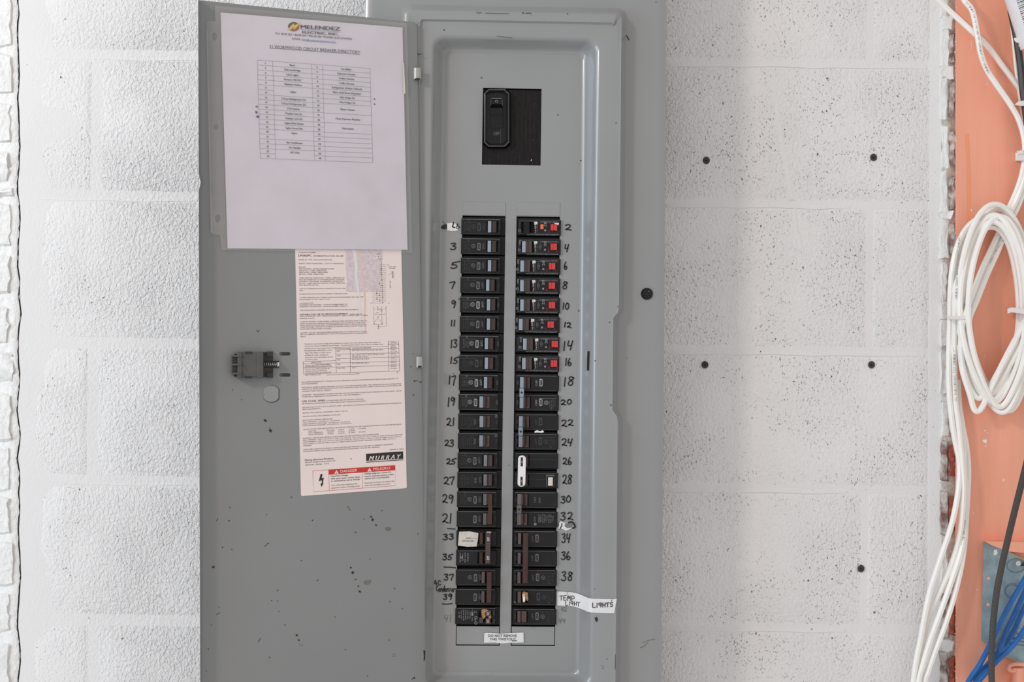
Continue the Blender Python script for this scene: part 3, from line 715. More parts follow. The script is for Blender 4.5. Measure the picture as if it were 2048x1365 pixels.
LL([(915, 690), (917, 862)]); LL([(958, 690), (960, 722)]); LL([(1002, 690), (1005, 862)]); LL([(1048, 690), (1052, 892), (966, 895)]); LL([(916, 702), (1048, 700)]); LL([(920, 845), (961, 800), (1002, 845)]); LL([(920, 866), (950, 872), (980, 872), (1006, 866)]); LL([(965, 870), (965, 892)]); lab.ring(LB, *i_(965, 912), .7, 1.1, ti)
# interrupting rating table
def TL(pts, w=.55): LL(pts, w, 590, 670, 8.533)
lab.use('label_black')
for a in ([(693, 215), (1590, 200)], [(693, 260), (1775, 232)], [(697, 330), (1775, 310)], [(700, 407), (1775, 380)], [(700, 482), (1778, 455)], [(702, 550), (1778, 522)], [(150, 675), (704, 652), (1780, 618)], [(693, 215), (706, 652)], [(938, 215), (948, 648)], [(1590, 112), (1603, 628)], [(1590, 112), (1770, 110), (1783, 618)], [(138, 460), (697, 440)], [(140, 497), (697, 480)], [(145, 567), (702, 550)], [(138, 460), (150, 675)]): TL(a, .45)
for t, x, y, x1 in (("PANELBOARD MAIN", 705, 239, 930), ("PANELBOARD BREAKERS", 980, 230, 1295), ("MQ", 715, 283, 760), ("MP-T, MH-T, MP-GT, MP-ET, MD, MW, MD-A", 975, 270, 1505), ("MQH", 718, 357, 780), ("MP-T, MP-HT, MH-T*, MP-GT, MP-HGT, MP-ET,", 975, 349, 1530), ("MP-HET, MD-A, MD-H", 975, 380, 1240), ("MQL", 720, 430, 775), ("MP-TK, MP-HT, MD-A, MD-H", 975, 420, 1265), ("MQL", 722, 503, 775), ("MP-T, MP-HT, MD-A, MD-H", 975, 492, 1255), ("MQH, MQL", 722, 570, 853), ("MP-GT", 975, 564, 1040), ("GROUP MAIN", 275, 472, 445),
                    ("Siemens type MD6,MXD6,HMD6,", 170, 519, 610), ("HMXD6,ND6,NXD6,HND6,HNXD6", 172, 547, 628), ("Siemens type JXD2(-A),JD6(-A),", 175, 588, 600), ("JXD6(-A),LD6(-A),HLD6(-A),", 177, 622, 545), ("HLXD6(-A),LXD6(-A), HLXD6(-A)", 178, 653, 612), ("MH-T 15-60 amp only", 178, 690, 437), ("# Does not include 15-30 amp three pole MP-T", 545, 685, 1105), ("SYSTEM", 1635, 132, 1725), ("INTERRUPTING", 1597, 162, 1768), ("RATING", 1640, 190, 1720), ("@240 vac", 1630, 217, 1735), ("KK", 1738, 640, 1768)):
    LT(x, y, x1, t, 590, 670, 8.533, h=19)
for k, t in enumerate(("10,000 A", "22,000 A", "42,000 A", "42,000 A", "65,000 A")):
    LT(1632, 257+k*71, 1728, t, 590, 670, 8.533, h=18); LT(1628, 289+k*71, 1745, "rms symm", 590, 670, 8.533, h=18)
for r in [(122, 131, 1137, "FOR PROPER DEADFRONT FIT, TYPE MD-A OR MD-H BREAKERS IN BRANCH POSITIONS SHOULD BE INSTALLED ADJACENT TO"), (122, 150, 293, "ANOTHER BREAKER."), (124, 188, 1170, "ADDITIONAL OR REPLACEMENT BREAKERS MUST BE OF THE SAME MANUFACTURER, TYPE, AMPERE RATING AND INTERRUPTING"), (124, 207, 1170, "CAPACITY AS THOSE LISTED ABOVE SUCH THAT THE PANELBOARD SHORT CIRCUIT CURRENT RATING EQUALS OR EXCEEDS THE"), (124, 228, 435, "AVAILABLE SHORT CIRCUIT CURRENT."),
          (126, 266, 1170, "IMPORTANT:  THIS EQUIPMENT HAS BEEN DESIGNED FOR USE ONLY WITH THOSE CIRCUIT BREAKERS AS LISTED ABOVE.  USE OF"), (126, 286, 745, "OTHER CIRCUIT BREAKERS IN THIS EQUIPMENT WILL VOID THE WARRANTY."), (375, 325, 775, "AT PANELBOARD LINE AND NEUTRAL TERMINALS."), (127, 358, 795, "SEE MARKINGS ON BREAKERS FOR THEIR WIRING AND TORQUE REQUIREMENTS."), (128, 397, 1172, "SIZE WIRE ONLY TO 60\u00b0C OR 75\u00b0C AMPACITY LIMITS.  SIZE WIRE IN ACCORDANCE WITH BREAKER MARKINGS AND WIRE BENDING"), (128, 417, 325, "SPACE REQUIREMENTS."),
          (130, 455, 608, "NEUTRAL MAIN TERMINAL WIRE RANGE:  4 AWG - 250 kcmil"), (131, 492, 533, "TIGHTEN NEUTRAL MAIN TERMINAL TO 225 LB-IN."), (131, 531, 450, "NEUTRAL BAR TERMINAL WIRE RANGE:"), (132, 551, 525, "SMALL TERMINALS:  14-6 AWG CU,  12-6 AWG AL"), (132, 571, 630, "LARGE TERMINALS, FRONT BAR:  14-2 AWG CU,  12-2 AWG AL"), (132, 589, 648, "LARGE TERMINALS, REAR BAR:  14-1/0 AWG CU,  12-1/0 AWG AL"), (136, 628, 1170, "TIGHTEN NEUTRAL BAR AND EQUIPMENT GROUND BAR TERMINALS TO THE TORQUE SHOWN BELOW FOR THE WIRE INSTALLED"),
          (190, 646, 275, "WIRE SIZE"), (190, 664, 345, "SMALL TERMINALS:"), (190, 683, 350, "LARGE TERMINALS:"), (383, 637, 468, "14-10 AWG"), (510, 630, 565, "8 AWG"), (620, 624, 675, "6 AWG"), (717, 619, 797, "4-1/0 AWG"), (395, 655, 458, "20 LB-IN"), (508, 648, 570, "25 LB-IN"), (615, 642, 680, "35 LB-IN"), (395, 674, 458, "35 LB-IN"), (508, 667, 570, "40 LB-IN"), (615, 661, 680, "45 LB-IN"), (725, 654, 790, "45 LB-IN"),
          (136, 722, 935, "EQUIPMENT GROUND BAR TERMINALS ARE SUITABLE FOR THE FOLLOWING WIRE COMBINATIONS:"), (136, 741, 1185, "SMALL TERMINALS:  ONE 14 TO 6 AWG CU, ONE 12 TO 6 AWG AL, TWO 14 AWG CU, TWO 12 AWG CU, TWO 12 AWG AL SOLID WIRES"), (136, 761, 1170, "LARGE TERMINALS:  ONE 14 TO 2 AWG CU, ONE 12 TO 2 AWG AL, TWO OR THREE 14 AWG CU, TWO OR THREE 12 AWG CU OR AL,"), (138, 781, 1112, "TWO 10 AWG CU, TWO OR THREE 10 AWG AL, THREE 10 AWG CU SOLID WHEN TORQUED TO 50 LB-IN, THREE 10 AWG CU"), (138, 800, 230, "STRANDED."),
          (138, 840, 1085, "WHEN USED AS SERVICE EQUIPMENT, UNUSED NEUTRAL BAR TERMINALS MAY BE USED TO TERMINATE EQUIPMENT"), (138, 860, 947, "GROUNDING WIRES IN THE COMBINATIONS INDICATED FOR EQUIPMENT GROUND BAR TERMINALS."), (1047, 840, 1192, "38048-85-15  REV.B")]:
    LT(r[0], r[1], r[2], r[3], 580, 740, 5.25, h=12)
LT(126, 332, 368, "USE CU/AL WIRE", 580, 740, 5.25, h=20, ink='label_black', bold=.02)
LT(153, 950, 458, "Murray Electrical Products", 580, 740, 5.25, h=19, ink='label_black', bold=.02, italic=.3)
LT(155, 974, 480, "Siemens Energy & Automation, Inc", 580, 740, 5.25, h=15, italic=.3); LT(155, 1000, 410, "Alpharetta, Georgia   U.S.A.", 580, 740, 5.25, h=15, italic=.3); LT(632, 941, 648, "T", 580, 740, 5.25, h=21)
j_ = lambda x, y: LB.inv(580+x/5.25, 740+y/5.25)
lab.use('label_black').flat(LB, [j_(798, 884), j_(1187, 857), j_(1190, 935), j_(800, 958)], lo+.00015)
lab.flat(LB, [j_(800, 968), j_(1190, 943), j_(1190, 950), j_(800, 976)], lo+.00015)
LT(830, 930, 1165, "M U R R A Y", 580, 740, 5.25, h=47, ink='label_paper', bold=.03, italic=.35)
lab.use('danger_red')
def RL(pts, w=.6): lab.stroke(LB, [j_(*p) for p in pts], w, ti)
RL([(240, 1062), (1104, 1005), (1108, 1218), (245, 1283), (240, 1062)]); RL([(405, 1052), (413, 1270)], .5); RL([(757, 1085), (765, 1244)], .5)
lab.flat(LB, [j_(405, 1051), j_(1104, 1005), j_(1105, 1056), j_(407, 1103)], lo+.00015)
lab.use('label_paper'); ti += .0001
for x, y in ((488, 1072), (835, 1050)): lab.flat(LB, [j_(x, y-20), j_(x+23, y+18), j_(x-23, y+20)], ti)
lab.use('danger_red')
for x, y in ((488, 1072), (835, 1050)): lab.text(LB, "!", *j_(x, y+6), 4.2, ti+.0001, bold=.03)
LT(530, 1067, 705, "DANGER", 580, 740, 5.25, h=29, ink='label_paper', bold=.02); LT(875, 1044, 1052, "PELIGRO", 580, 740, 5.25, h=29, ink='label_paper', bold=.02)
for r in [(428, 1118, 612, "Hazardous Voltage."), (428, 1146, 737, "Will cause death, serious injury"), (430, 1170, 738, "or substantial property damage."), (782, 1093, 1062, "Voltaje peligroso. Causar\u00e1 la"), (782, 1120, 1090, "muerte, lesiones graves o da\u00f1o"), (784, 1144, 1045, "substancial a la propiedad.")]: LT(r[0], r[1], r[2], r[3], 580, 740, 5.25, h=16, ink='label_black', bold=.018)
for r in [(432, 1215, 708, "Turn off power supplying this"), (432, 1242, 738, "equipment before working inside."), (784, 1190, 1095, "Desconecte el suministro de energ\u00eda a este"), (784, 1216, 1058, "equipo antes de trabajar en su interior.")]: LT(r[0], r[1], r[2], r[3], 580, 740, 5.25, h=15)
lab.use('label_black').flat(LB, [j_(*p) for p in ((322, 1095), (342, 1098), (331, 1142), (356, 1133), (343, 1190), (352, 1190), (332, 1232), (318, 1200), (330, 1200), (335, 1160), (302, 1172))], ti)
lab.build('instruction_label', door, label='pale factory instruction label with wiring text and red danger panel')

# ------------------------------------------------------------------ plastic sleeve and directory sheet
SH = Quad(FD, (441, 25), (805, 55), (815, 500), (455, 497), 364, 472)
sh = thing('directory_sheet', 'white printed circuit breaker directory sheet inside the clear plastic sleeve', 'paper sheet', FD(630, 497, .0016))
vs = []; fs = []
for j in range(9):
    for i in range(9): vs.append(SH(364*i/8, 472*j/8, .0017+.0003*math.sin(i*.9+j*.5)))
for j in range(8):
    for i in range(8): a = j*9+i; fs.append((a, a+9, a+10, a+1))
MB().use('paper').add(vs, fs).build('sheet', sh, smooth=True)
pr = MB(); po = .0023; pi_ = lambda x, y: SH.inv(390+x/4.015, y/4.015)
def ST(x, y, x1, t, h, ink='ink', bold=.01, anchor='l'):
    a = pi_(x, y); b = pi_(x1, y); pr.use(ink).text(SH, t, a[0], a[1], h/4.015, po, width=b[0]-a[0], anchor='l', bold=bold)
def ST2(xa, ya, xb, yb, t, h, ink='ink', bold=.01):   # text between two picked points
    a = pi_(xa, ya); b = pi_(xb, yb); an = math.degrees(math.atan2(b[1]-a[1], b[0]-a[0]))
    pr.use(ink).text(SH, t, (a[0]+b[0])/2, (a[1]+b[1])/2, h/4.015, po, width=math.hypot(b[0]-a[0], b[1]-a[1]), ang=an, bold=bold)
ST2(850, 213, 1165, 231, "MELENDEZ", 32, 'ink_navy', .045); ST2(862, 257, 1152, 274, "ELECTRIC, INC.", 21, 'ink_navy', .045)
pr.use('ink_navy').stroke(SH, [pi_(845, 237), pi_(1165, 257)], .4, po)
ST2(647, 268, 1258, 312, "P.O. BOX 552 * BOSTON * MA 02128 * PHONE: (617) 874-8758", 17, 'ink', .025)
ST2(781, 310, 850, 314, "EMAIL:", 15, 'ink', .025); ST2(858, 317, 1131, 337, "info@melendezelectric.com", 15, 'ink_blue', .012)
pr.stroke(SH, [pi_(856, 327), pi_(1131, 347)], .4, po)
ST2(598, 372, 1326, 420, "21 WORMWOOD CIRCUIT BREAKER DIRECTORY", 27, 'ink', .006)
pr.stroke(SH, [pi_(598, 386), pi_(1326, 438)], .6, po)
pr.use('logo_green').flat(SH, [pi_(793+46*math.cos(a), 213+36*math.sin(a)) for a in [math.pi*(.9+i/10*1.05) for i in range(11)]], po)
pr.use('logo_red').flat(SH, [pi_(793+44*math.cos(a), 215+36*math.sin(a)) for a in [math.pi*(-.12+i/10*.85) for i in range(11)]], po)
pr.use('logo_yellow').flat(SH, [pi_(*p) for p in ((740, 248), (775, 200), (795, 190), (798, 203), (850, 178), (815, 222), (795, 240), (790, 222))], po+.0001)
tb = lambda u, v: pi_(*[(1-v)*((1-u)*a+u*b)+v*((1-u)*c+u*d) for a, b, c, d in (((500, 1405, 524, 1428)), ((482, 550, 1272, 1307)))])
cx = [0, .137, .482, .578, 1]                       # column lines
NR = 20
pr.use('ink')
def hl(u0, u1, r): pr.stroke(SH, [tb(u0, r/NR), tb(u1, r/NR)], .38, po)
for c in cx: pr.stroke(SH, [tb(c, 0), tb(c, .5), tb(c, 1)], .38, po)
lm = {6: 1, 15: 1, 19: 1}; 
for r in range(NR+1):
    hl(cx[0], cx[1], r); hl(cx[2], cx[3], r)
    if r not in (6, 15, 19): hl(cx[1], cx[2], r)
    if r not in (9, 11, 13): hl(cx[3], cx[4], r)
def tt(u, r, t, h=3.7, ink='ink', bold=.03):
    a = tb(u, (r+.52)/NR); b = tb(u+.02, (r+.52)/NR); pr.use(ink).text(SH, t, a[0], a[1], h, po, ang=math.degrees(math.atan2(b[1]-a[1], b[0]-a[0])), bold=bold)
for r in range(20): tt(.07, r, str(2*r+1)); tt(.53, r, str(2*r+2))
for r, t in ((0, "Slicer"), (1, "Deli case/Fridge"), (2, "E.B.U Lights"), (3, "Furnace 120 VLT"), (4, "Window Outlets"), (5.5, "Lights"), (7, "3 Door Refrigerator (1)"), (8, "3 Door Refrigerator (2)"), (9, "POS Station"), (10, "Display Case (1)"), (11, "Display Case (2)"), (12, "Lights Wine Room"), (13, "Lights Front Side"), (14, "Spare"), (16, "Air Conditioner"), (17, "Air Handler"), (18, "A/C Unit")): tt(.31, r, t)
for r, t in ((0, "Ice Maker"), (1, "Expresso Grinder"), (2, "Coffee Grinder"), (3, "Coffee Brewer"), (4, "Refrigerator (Under Cabinet)"), (5, "Nitro draft Brew Dispenser"), (6, "Mini Fridge (1)"), (7, "Mini Fridge ( 2)"), (8.5, "Water Heater"), (10.5, "Grop Expresso Machine"), (12.5, "Dishwasher")): tt(.79, r, t)
pr.build('printing', sh, label='black printed table and company heading')
for x, y, r in ((496, 856, 9), (493, 902, 10), (501, 937, 11), (1442, 795, 6), (1443, 837, 6), (512, 933, 6)): MB().use('pen_purple').flat(SH, [pi_(*p) for p in blob(x, y, r, 9, x)], po).build('pen_dot', sh, label='purple pen dot')
sl = thing('plastic_sleeve', 'clear punched plastic sheet protector hanging on the open door', 'plastic sleeve', FD(630, 505, .003))
outl = [(430, 11), (813.5, 46.5), (824, 505), (443, 500), (441, 474), (438, 470), (426, 469), (421.5, 465), (413, 47), (416, 42.5), (421, 41.5), (431, 43)]
def ov(x, y, rx, ry): return circ(x, y, rx, ry, 16)[::-1]
hl_ = [ov(429, 73, 5, 8.5), ov(432, 254, 5.2, 5.2), ov(435.5, 437, 5.5, 8.5)]
MB().use('plastic_film').flat(FD, outl, .0030, hl_).build('film', sl)
mb = MB().use('cream')
mb2 = MB().use('plastic_film')
for e in range(2):
    for i in range(64):
        t = i/63; x, y = ((432+t*378, 16+t*34.3) if e == 0 else (446+t*374, 498+t*6))
        mb2.ring(FD, x, y, .9, 1.7, .0033, 8)
for i in range(90):
    t = i/89; x = 441-2+(453-441)*t; y = 28+465*t; mb2.stroke(FD, [(x, y), (x+.1, y+2.6)], .9, .0033)
    x = 416+8.5*t; y = 55+405*t; mb2.stroke(FD, [(x, y), (x+.05, y+2.6)], .6, .0033)
mb2.build('weld_beads', sl, kind='stuff')
MB().use('plastic_film').stroke(FD, [(414, 60), (417, 200), (420, 330), (423, 464)], 2.4, .0034).build('edge_fold', sl)
tag(MB().use('cream').prism(FD, [(805, 126), (808, 126), (811, 187), (807, 189), (806, 160)], .0034, .0038).build('tape_strip', origin=FD(807, 189, .0034)), 'narrow cream tape strip at the right edge of the sheet protector', 'tape')

# ------------------------------------------------------------------ main breaker
mbk = thing('main_breaker', 'large black main breaker switch in the upper opening of the panel', 'circuit breaker', FP(1017, 330, -.006))
mb = MB().use('rib_plastic'); mb.box(FP, 956, 180.5, 1079, 334, -.028, -.0075)
nr = 44
for i in range(nr):
    u = 960+i*(116/nr); mb.sweep(FP, [(u, -.0076), (u+.5, -.0068), (u+1.5, -.0068), (u+2.1, -.0076)], 182, 330)
mb.build('ribbed_body', mbk)
def octo(x0, y0, x1, y1, c): return [(x0+c, y0), (x1-c, y0), (x1, y0+c), (x1, y1-c), (x1-c, y1), (x0+c, y1), (x0, y1-c), (x0, y0+c)]
mb = MB().use('gloss_black')
def oct_ring(mb, a, b, h0, h1):
    vs = [P(x, y, -h0) for x, y in a]+[P(x, y, -h1) for x, y in b]; mb.add(vs, [(i, (i+1) % 8, 8+(i+1) % 8, 8+i) for i in range(8)])
O0 = octo(966.5, 177, 1021, 298, 9); O1 = octo(968, 178.5, 1018.5, 293.5, 8.5); O2 = octo(971, 182, 1014, 289.5, 7); O3 = octo(973, 184, 1012.5, 287.5, 6.5)
oct_ring(mb, O0, O1, -.0068, .001); oct_ring(mb, O1, O2, .001, .0018); oct_ring(mb, O2, O3, .0018, -.005)
mb.flat(plane(.005), O3, 0)
mb.use('print_glint_mid'); oct_ring(mb, octo(968.6, 179, 1018, 293, 8.4), octo(969.4, 180, 1017, 292, 8), .0016, .0017)
mb.build('bezel', mbk, label='glossy black octagonal bezel')
mb = MB().use('handle_black')
mb.box(FC, 980, 196, 1006, 256, -.005, -.003, .4)
mb.use('gloss_black'); mb.sweep(lambda v, u, o: P(u, v, -o), [(196, -.004), (196.5, .004), (198, .0055), (208, .0065), (213, .003), (216, .0), (221, .0), (230, .0012), (231, -.0005), (254, -.003), (256, -.004)], 981, 1005)
mb.use('gloss_black').box(FC, 983, 228, 1004, 231, -.003, .0015, .4)
mb.use('print_glint_mid').ring(FC, 993, 202.5, 1.6, 3, .0070, 12)
mb.use('print_glint_mid').stroke(FC, [(981.5, 211), (982, 196.3), (1004, 196.3), (1005, 211)], .7, .0072); mb.use('hinge_metal').stroke(FC, [(984, 196.8), (1003, 196.8)], .6, .0074)  # lit top and side edges of the handle, painted as pale lines
mb.build('handle', mbk, label='black rocker handle')
mb = MB().use('print_glint_mid'); mb.text(FC, "OFF", 993, 267, 7.5, -.0046, width=12); mb.use('print_dim').text(FC, "ON", 995, 188, 6, -.0046)
mb.use('print_dim').stroke(FC, [(1001.5, 259), (1001.5, 287)], .9, -.0047); mb.stroke(FC, [(981, 256.5), (1007, 256.5)], .8, -.0046)
mb.use('chip_white').flat(FC, [(1062, 320), (1063.5, 318.5), (1063, 322), (1061.5, 322)], -.0066)
for x, y in ((1027, 304), (1068, 252), (1070, 208), (1066, 280), (1048, 275)): mb.use('print_glint_mid').disc(FC, x, y, .6, .6, -.0066, 6)
mb.build('markings', mbk)

# ------------------------------------------------------------------ branch breakers
V0, PV = 434.0, 38.97
def rowv(r): return V0+PV*r
UL, UR = (922, 1007), (1030.5, 1116)
HS, HN = -.0085, -.0005           # shoulder and nose heights
nosex = {}
PROF_HI = [(0, -.006), (0.5, .0055), (2.5, .0063), (7.5, .0083), (8.6, .0082), (9.0, -.0025), (13, -.003), (13.5, -.0008), (21, .0004), (22, -.006)]      # paddle thrown left, dark rocker right of it
PROF_LO = [(0, -.006), (1, .0000), (7.5, .0024), (8.5, .0022), (9, -.0035), (10.6, -.0035), (10.8, .0068), (12, .0076), (18, .0040), (18.8, -.006)]     # paddle thrown right
def bounds(col): return UL if col == 'L' else UR
def body(T, col, r, n, nose=True):
    u0, u1 = bounds(col); mb = MB().use('breaker_side')
    v0, v1 = rowv(r)+.6, rowv(r+n)-.6
    for k in range(n):
        a, b = rowv(r+k)+.7, rowv(r+k+1)-.7
        mb.use('breaker_side').box(FP, u0-3, a, u1+3, b, -.030, HS, 1)
        na, nb = (u0-3, u1-8) if col == 'L' else (u0+3, u1+3)
        hx0, hx1 = T['slot']
        mb.use('breaker_plastic')
        # nose built round the handle slot
        ya, yb = a+4.5, b-2.2; sa, sb = a+8.5, b-6.5
        x0, x1 = na, nb
        R0 = [(x0, ya), (x1, ya), (x1, yb), (x0, yb)]; R1 = [(x0+1, ya+1.6), (x1-1.2, ya+1.6), (x1-1.2, yb-1.2), (x0+1, yb-1.2)]; R2 = [(hx0, sa), (hx1, sa), (hx1, sb), (hx0, sb)]
        vs = [FP(x, y, HS) for x, y in R0]+[FP(x, y, HN-.0012) for x, y in R0]+[FP(x, y, HN) for x, y in R1]+[FP(x, y, HN) for x, y in R2]+[FP(x, y, -.007) for x, y in R2]
        fs = []
        for q in range(4):
            for i in range(4): a1 = q*4+i; b1 = q*4+(i+1) % 4; fs.append((a1, b1, b1+4, a1+4))
        mb.add(vs, fs); mb.use('black').add([FP(x, y, -.0065) for x, y in R2], [(0, 1, 2, 3)])
    return mb.build('housing', T['o'], label=None)
def mono(mb, x, y, ang, r=4.3):           # round monogram
    mb.ring(FP, x, y, r-.75, r, HN+.0002, 22)
    mb.text(FP, 'GE', x, y, 4.2, HN+.0002, ang=ang, width=5.6, italic=.35)
def amp(mb, x, y, ang, t, ink, r=(3.4, 7.6)):
    mb.use(ink); a, b = r; c = 1.6
    mb.flat(FP, [(x-a+c, y-b), (x+a-c, y-b), (x+a, y-b+c), (x+a, y+b-c), (x+a-c, y+b), (x-a+c, y+b), (x-a, y+b-c), (x-a, y-b+c)], HN+.0002)
    mb.use('breaker_plastic').text(FP, t, x, y, 4.6, HN+.0004, ang=ang, width=11, bold=.03)
def fine(mb, x0, x1, y0, y1, ink='print_dim', ang=90, seed=0, cols=4):
    rnd = random.Random(seed); words = ["HACR TYPE", "SWD 120V", "10 kAIC", "CU-AL", "LISTED 40C", "AWG 14-8"]
    mb.use(ink)
    for i in range(cols):
        x = x0+(x1-x0)*(i+.5)/cols; L = (y1-y0)*rnd.uniform(.55, 1)
        mb.text(FP, rnd.choice(words), x, (y0+y1)/2, 2.0, HN+.0002, ang=ang, width=L)
def stdprint(T, col, r, t, bright, logo=True, off=True, showbox=True, finep=True, on=True, du=0):
    mb = MB(); y = (rowv(r)+rowv(r+1))/2+1; ang = 90 if col == 'L' else -90
    X = (lambda d: UL[0]+d) if col == 'L' else (lambda d: UR[1]-d)
    ink = bright; dim = {'print_white': 'print_glint_mid', 'print_glint_mid': 'print_dim', 'print_dim': 'print_dim'}[bright]
    if off: mb.use(ink).text(FP, "OFF", X(42+du), y, 4.2, HN+.0002, ang=ang, width=12, bold=.01)
    if showbox: amp(mb, X(33+du), y+(1 if col == 'L' else -1), ang, t, ink)
    else: mb.use(ink).text(FP, t, X(33+du), y+1, 4.4, HN+.0002, ang=ang, width=11)
    if logo: mb.use(ink); mono(mb, X(22+du), y, ang)
    if finep:
        fine(mb, X(3) if col == 'L' else X(17), X(17) if col == 'L' else X(3), y-8, y+11, dim, ang, r)
        mb.use(dim).stroke(FP, [(X(2), y-8.5), (X(30), y-8.5)], .5, HN+.0002); mb.ring(FP, X(12), y-12 if col == 'L' else y+11, 1.2, 1.9, HN+.0002, 12)
    if on: mb.use(dim).text(FP, "ON", X(74) if col == 'L' else X(79), y, 3.6, HN+.0002, ang=ang, width=8)
    # highlight on the housing's top edge, painted as a pale line
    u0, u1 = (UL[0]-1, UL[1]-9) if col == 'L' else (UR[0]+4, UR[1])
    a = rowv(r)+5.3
    mb.use('print_glint_mid').stroke(FP, [(u0, a+.7), ((u0+u1)/2, a+.7), (u1-1, a+.7)], 1.0, HN-.0001)
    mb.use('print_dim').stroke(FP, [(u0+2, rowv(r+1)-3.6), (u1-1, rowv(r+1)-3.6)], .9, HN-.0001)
    return mb
def handle(T, r, prof, x, mt='handle_plastic', name='handle', lab=None):
    a, b = rowv(r)+9.4, rowv(r+1)-7.2
    mb = MB().use(mt).sweep(FP, [(x+u, o) for u, o in prof], a, b)
    return mb.build(name, T['o'], label=lab)
def tie(T, r0, r1, x, w, mt, h=.0090, dots=False, base=.004):
    a, b = rowv(r0)+9, rowv(r1+1)-7
    mb = MB().use(mt)
    if dots: mb.sweep(FP, [(x, base-.004), (x, h-.0030), (x+.8, h-.0022), (x+w-1, h+.0004), (x+w, h), (x+w, base-.004)], a, b)
    else: mb.box(FP, x, a, x+w, b, base, h, .9)
    if dots:
        for k in range(r0, r1):
            m = rowv(k+1)+.8; FT = lambda u, v, o: FP(u, v, h-.0030+.0034*(u-x)/w+o)
            mb.use(mt).box(FT, x-.4, m-9, x+w+.4, m+9, -.004, .0007, .7)
            mb.use('black').disc(FT, x+w/2, m, 2.3, 2.3, .0009, 12); mb.stroke(FT, [(x-.3, m-9.4), (x+w+.3, m-9.4)], .9, .0005); mb.stroke(FT, [(x-.3, m+9.4), (x+w+.3, m+9.4)], .9, .0005)
    return mb.build('handle_tie', T['o'], label=None)
def breaker(label, col, r, slot, group=None):
    u0, u1 = bounds(col)
    o = thing('circuit_breaker', label, 'circuit breaker', FP((u0+u1)/2, rowv(r)+PV/2, -.01), group)
    return {'o': o, 'slot': slot}
ORD = ['first', 'second', 'third', 'fourth', 'fifth', 'sixth', 'seventh', 'eighth', 'ninth', 'tenth', 'eleventh', 'twelfth', 'thirteenth', 'fourteenth']
GL, GR = 'branch breakers in the left column', 'branch breakers in the right column'
names = {0: ('1', 'breaker at the top of the left column, beside a scrap of white tape')}
brightL = ['print_dim', 'print_glint_mid', 'print_glint_mid', 'print_glint_mid', 'print_white', 'print_glint_mid', 'print_white', 'print_dim', 'print_white', 'print_white']
for r in range(10):
    num = 2*r+1; ow = ORD[r]; sh_ = -11.5 if r == 9 else (0, 0, 1, -2, 0, .5, -3, -2.5, -3.5)[r]
    lb_ = 'black single-pole breaker topping the left column, beside a white paper scrap' if r == 0 else f'black single-pole breaker, {ow} from the top of the left column, by handwritten {num}'
    hx = 971.5+sh_-.0*r
    T = breaker(lb_, 'L', r, (hx-1.5, hx+21.5), GL); body(T, 'L', r, 1)
    stdprint(T, 'L', r, "20A", brightL[r], du=min(0, sh_)*.3 if r != 9 else -2).build('markings', T['o'])
    handle(T, r, PROF_LO if r != 9 else PROF_HI, hx)
for r, num in ((10, 21), (11, 23)):
    T = breaker(f'black breaker, {ORD[r]} from the top of the left column, by handwritten {num}', 'L', r, (960, 983), GL); body(T, 'L', r, 1)
    mb = stdprint(T, 'L', r, "20A", 'print_glint_mid', logo=False, showbox=False, finep=False, du=-2)
    fine(mb, 925, 952, rowv(r)+10, rowv(r)+33, 'print_dim', 90, r, 7); mb.use('print_glint_mid').ring(FP, UL[0]+73, rowv(r)+10, 2.2, 3, HN+.0002, 14); mb.text(FP, "S", UL[0]+73, rowv(r)+10, 3, HN+.0002)
    mb.build('markings', T['o']); handle(T, r, PROF_HI, 961)
for r, num in ((12, 25), (13, 27)):
    T = breaker(f'black breaker, {ORD[r]} from the top of the left column, by handwritten {num}', 'L', r, (968.5, 991), GL); body(T, 'L', r, 1)
    if r == 12: mb = stdprint(T, 'L', r, "20A", 'print_glint_mid', du=-2)
    else:
        mb = stdprint(T, 'L', r, "20", 'print_glint_mid', logo=False, showbox=False, finep=False, du=0); fine(mb, 924, 950, rowv(r)+11, rowv(r)+33, 'print_dim', 90, r, 7)
    mb.build('markings', T['o']); handle(T, r, PROF_LO, 970)
# double 30A 29/31
T = breaker('black double-pole 30A breaker with brown handle tie, beside handwritten 29 and 21', 'L', 14, (968.5, 991), GL); body(T, 'L', 14, 2)
for k in (0, 1):
    stdprint(T, 'L', 14+k, "30A", 'print_glint_mid', logo=k == 0, finep=k == 0).build('markings', T['o']); handle(T, 14+k, PROF_LO, 970)
tie(T, 14, 15, 981, 8.5, 'tie_plastic', dots=False)
# double 60A 33/35
T = breaker('black double-pole 60A breaker with a creased AIR HANDLER sticker, beside 33 and 35', 'L', 16, (961, 984), GL); body(T, 'L', 16, 2)
mb = MB().use('print_white'); y = rowv(17)+20
for i in range(4): mb.text(FP, ("TYPE BR", "HACR", "CH 60", "CTL")[i], 927+i*5, y, 2.6, HN+.0002, ang=90, width=(20, 14, 20, 17)[i], bold=.01)
mb.ring(FP, 930, y, 1.2, 2.2, HN+.0003); mb.use('print_dim').stroke(FP, [(922, y-14), (944, y-14), (944, y+13), (922, y+13)], .5, HN+.0002)
mb.use('print_glint_mid').stroke(FP, [(922, rowv(17)+6.5), (985, rowv(17)+6.5)], 1, HN)
mb.build('markings', T['o'])
for k in (0, 1): handle(T, 16+k, [(0, -.006), (1, .0), (7, .004), (8, .0035), (8.5, -.006)], 964)
tie(T, 16, 17, 976.5, 10.5, 'handle_plastic', .0125)
mb = MB().use('print_bright')
for k in (0, 1): mb.text(FP, "60", 982.5, rowv(16)+(22 if k == 0 else 59.5), 5.6, .0127, ang=90, width=7.5, bold=.02)
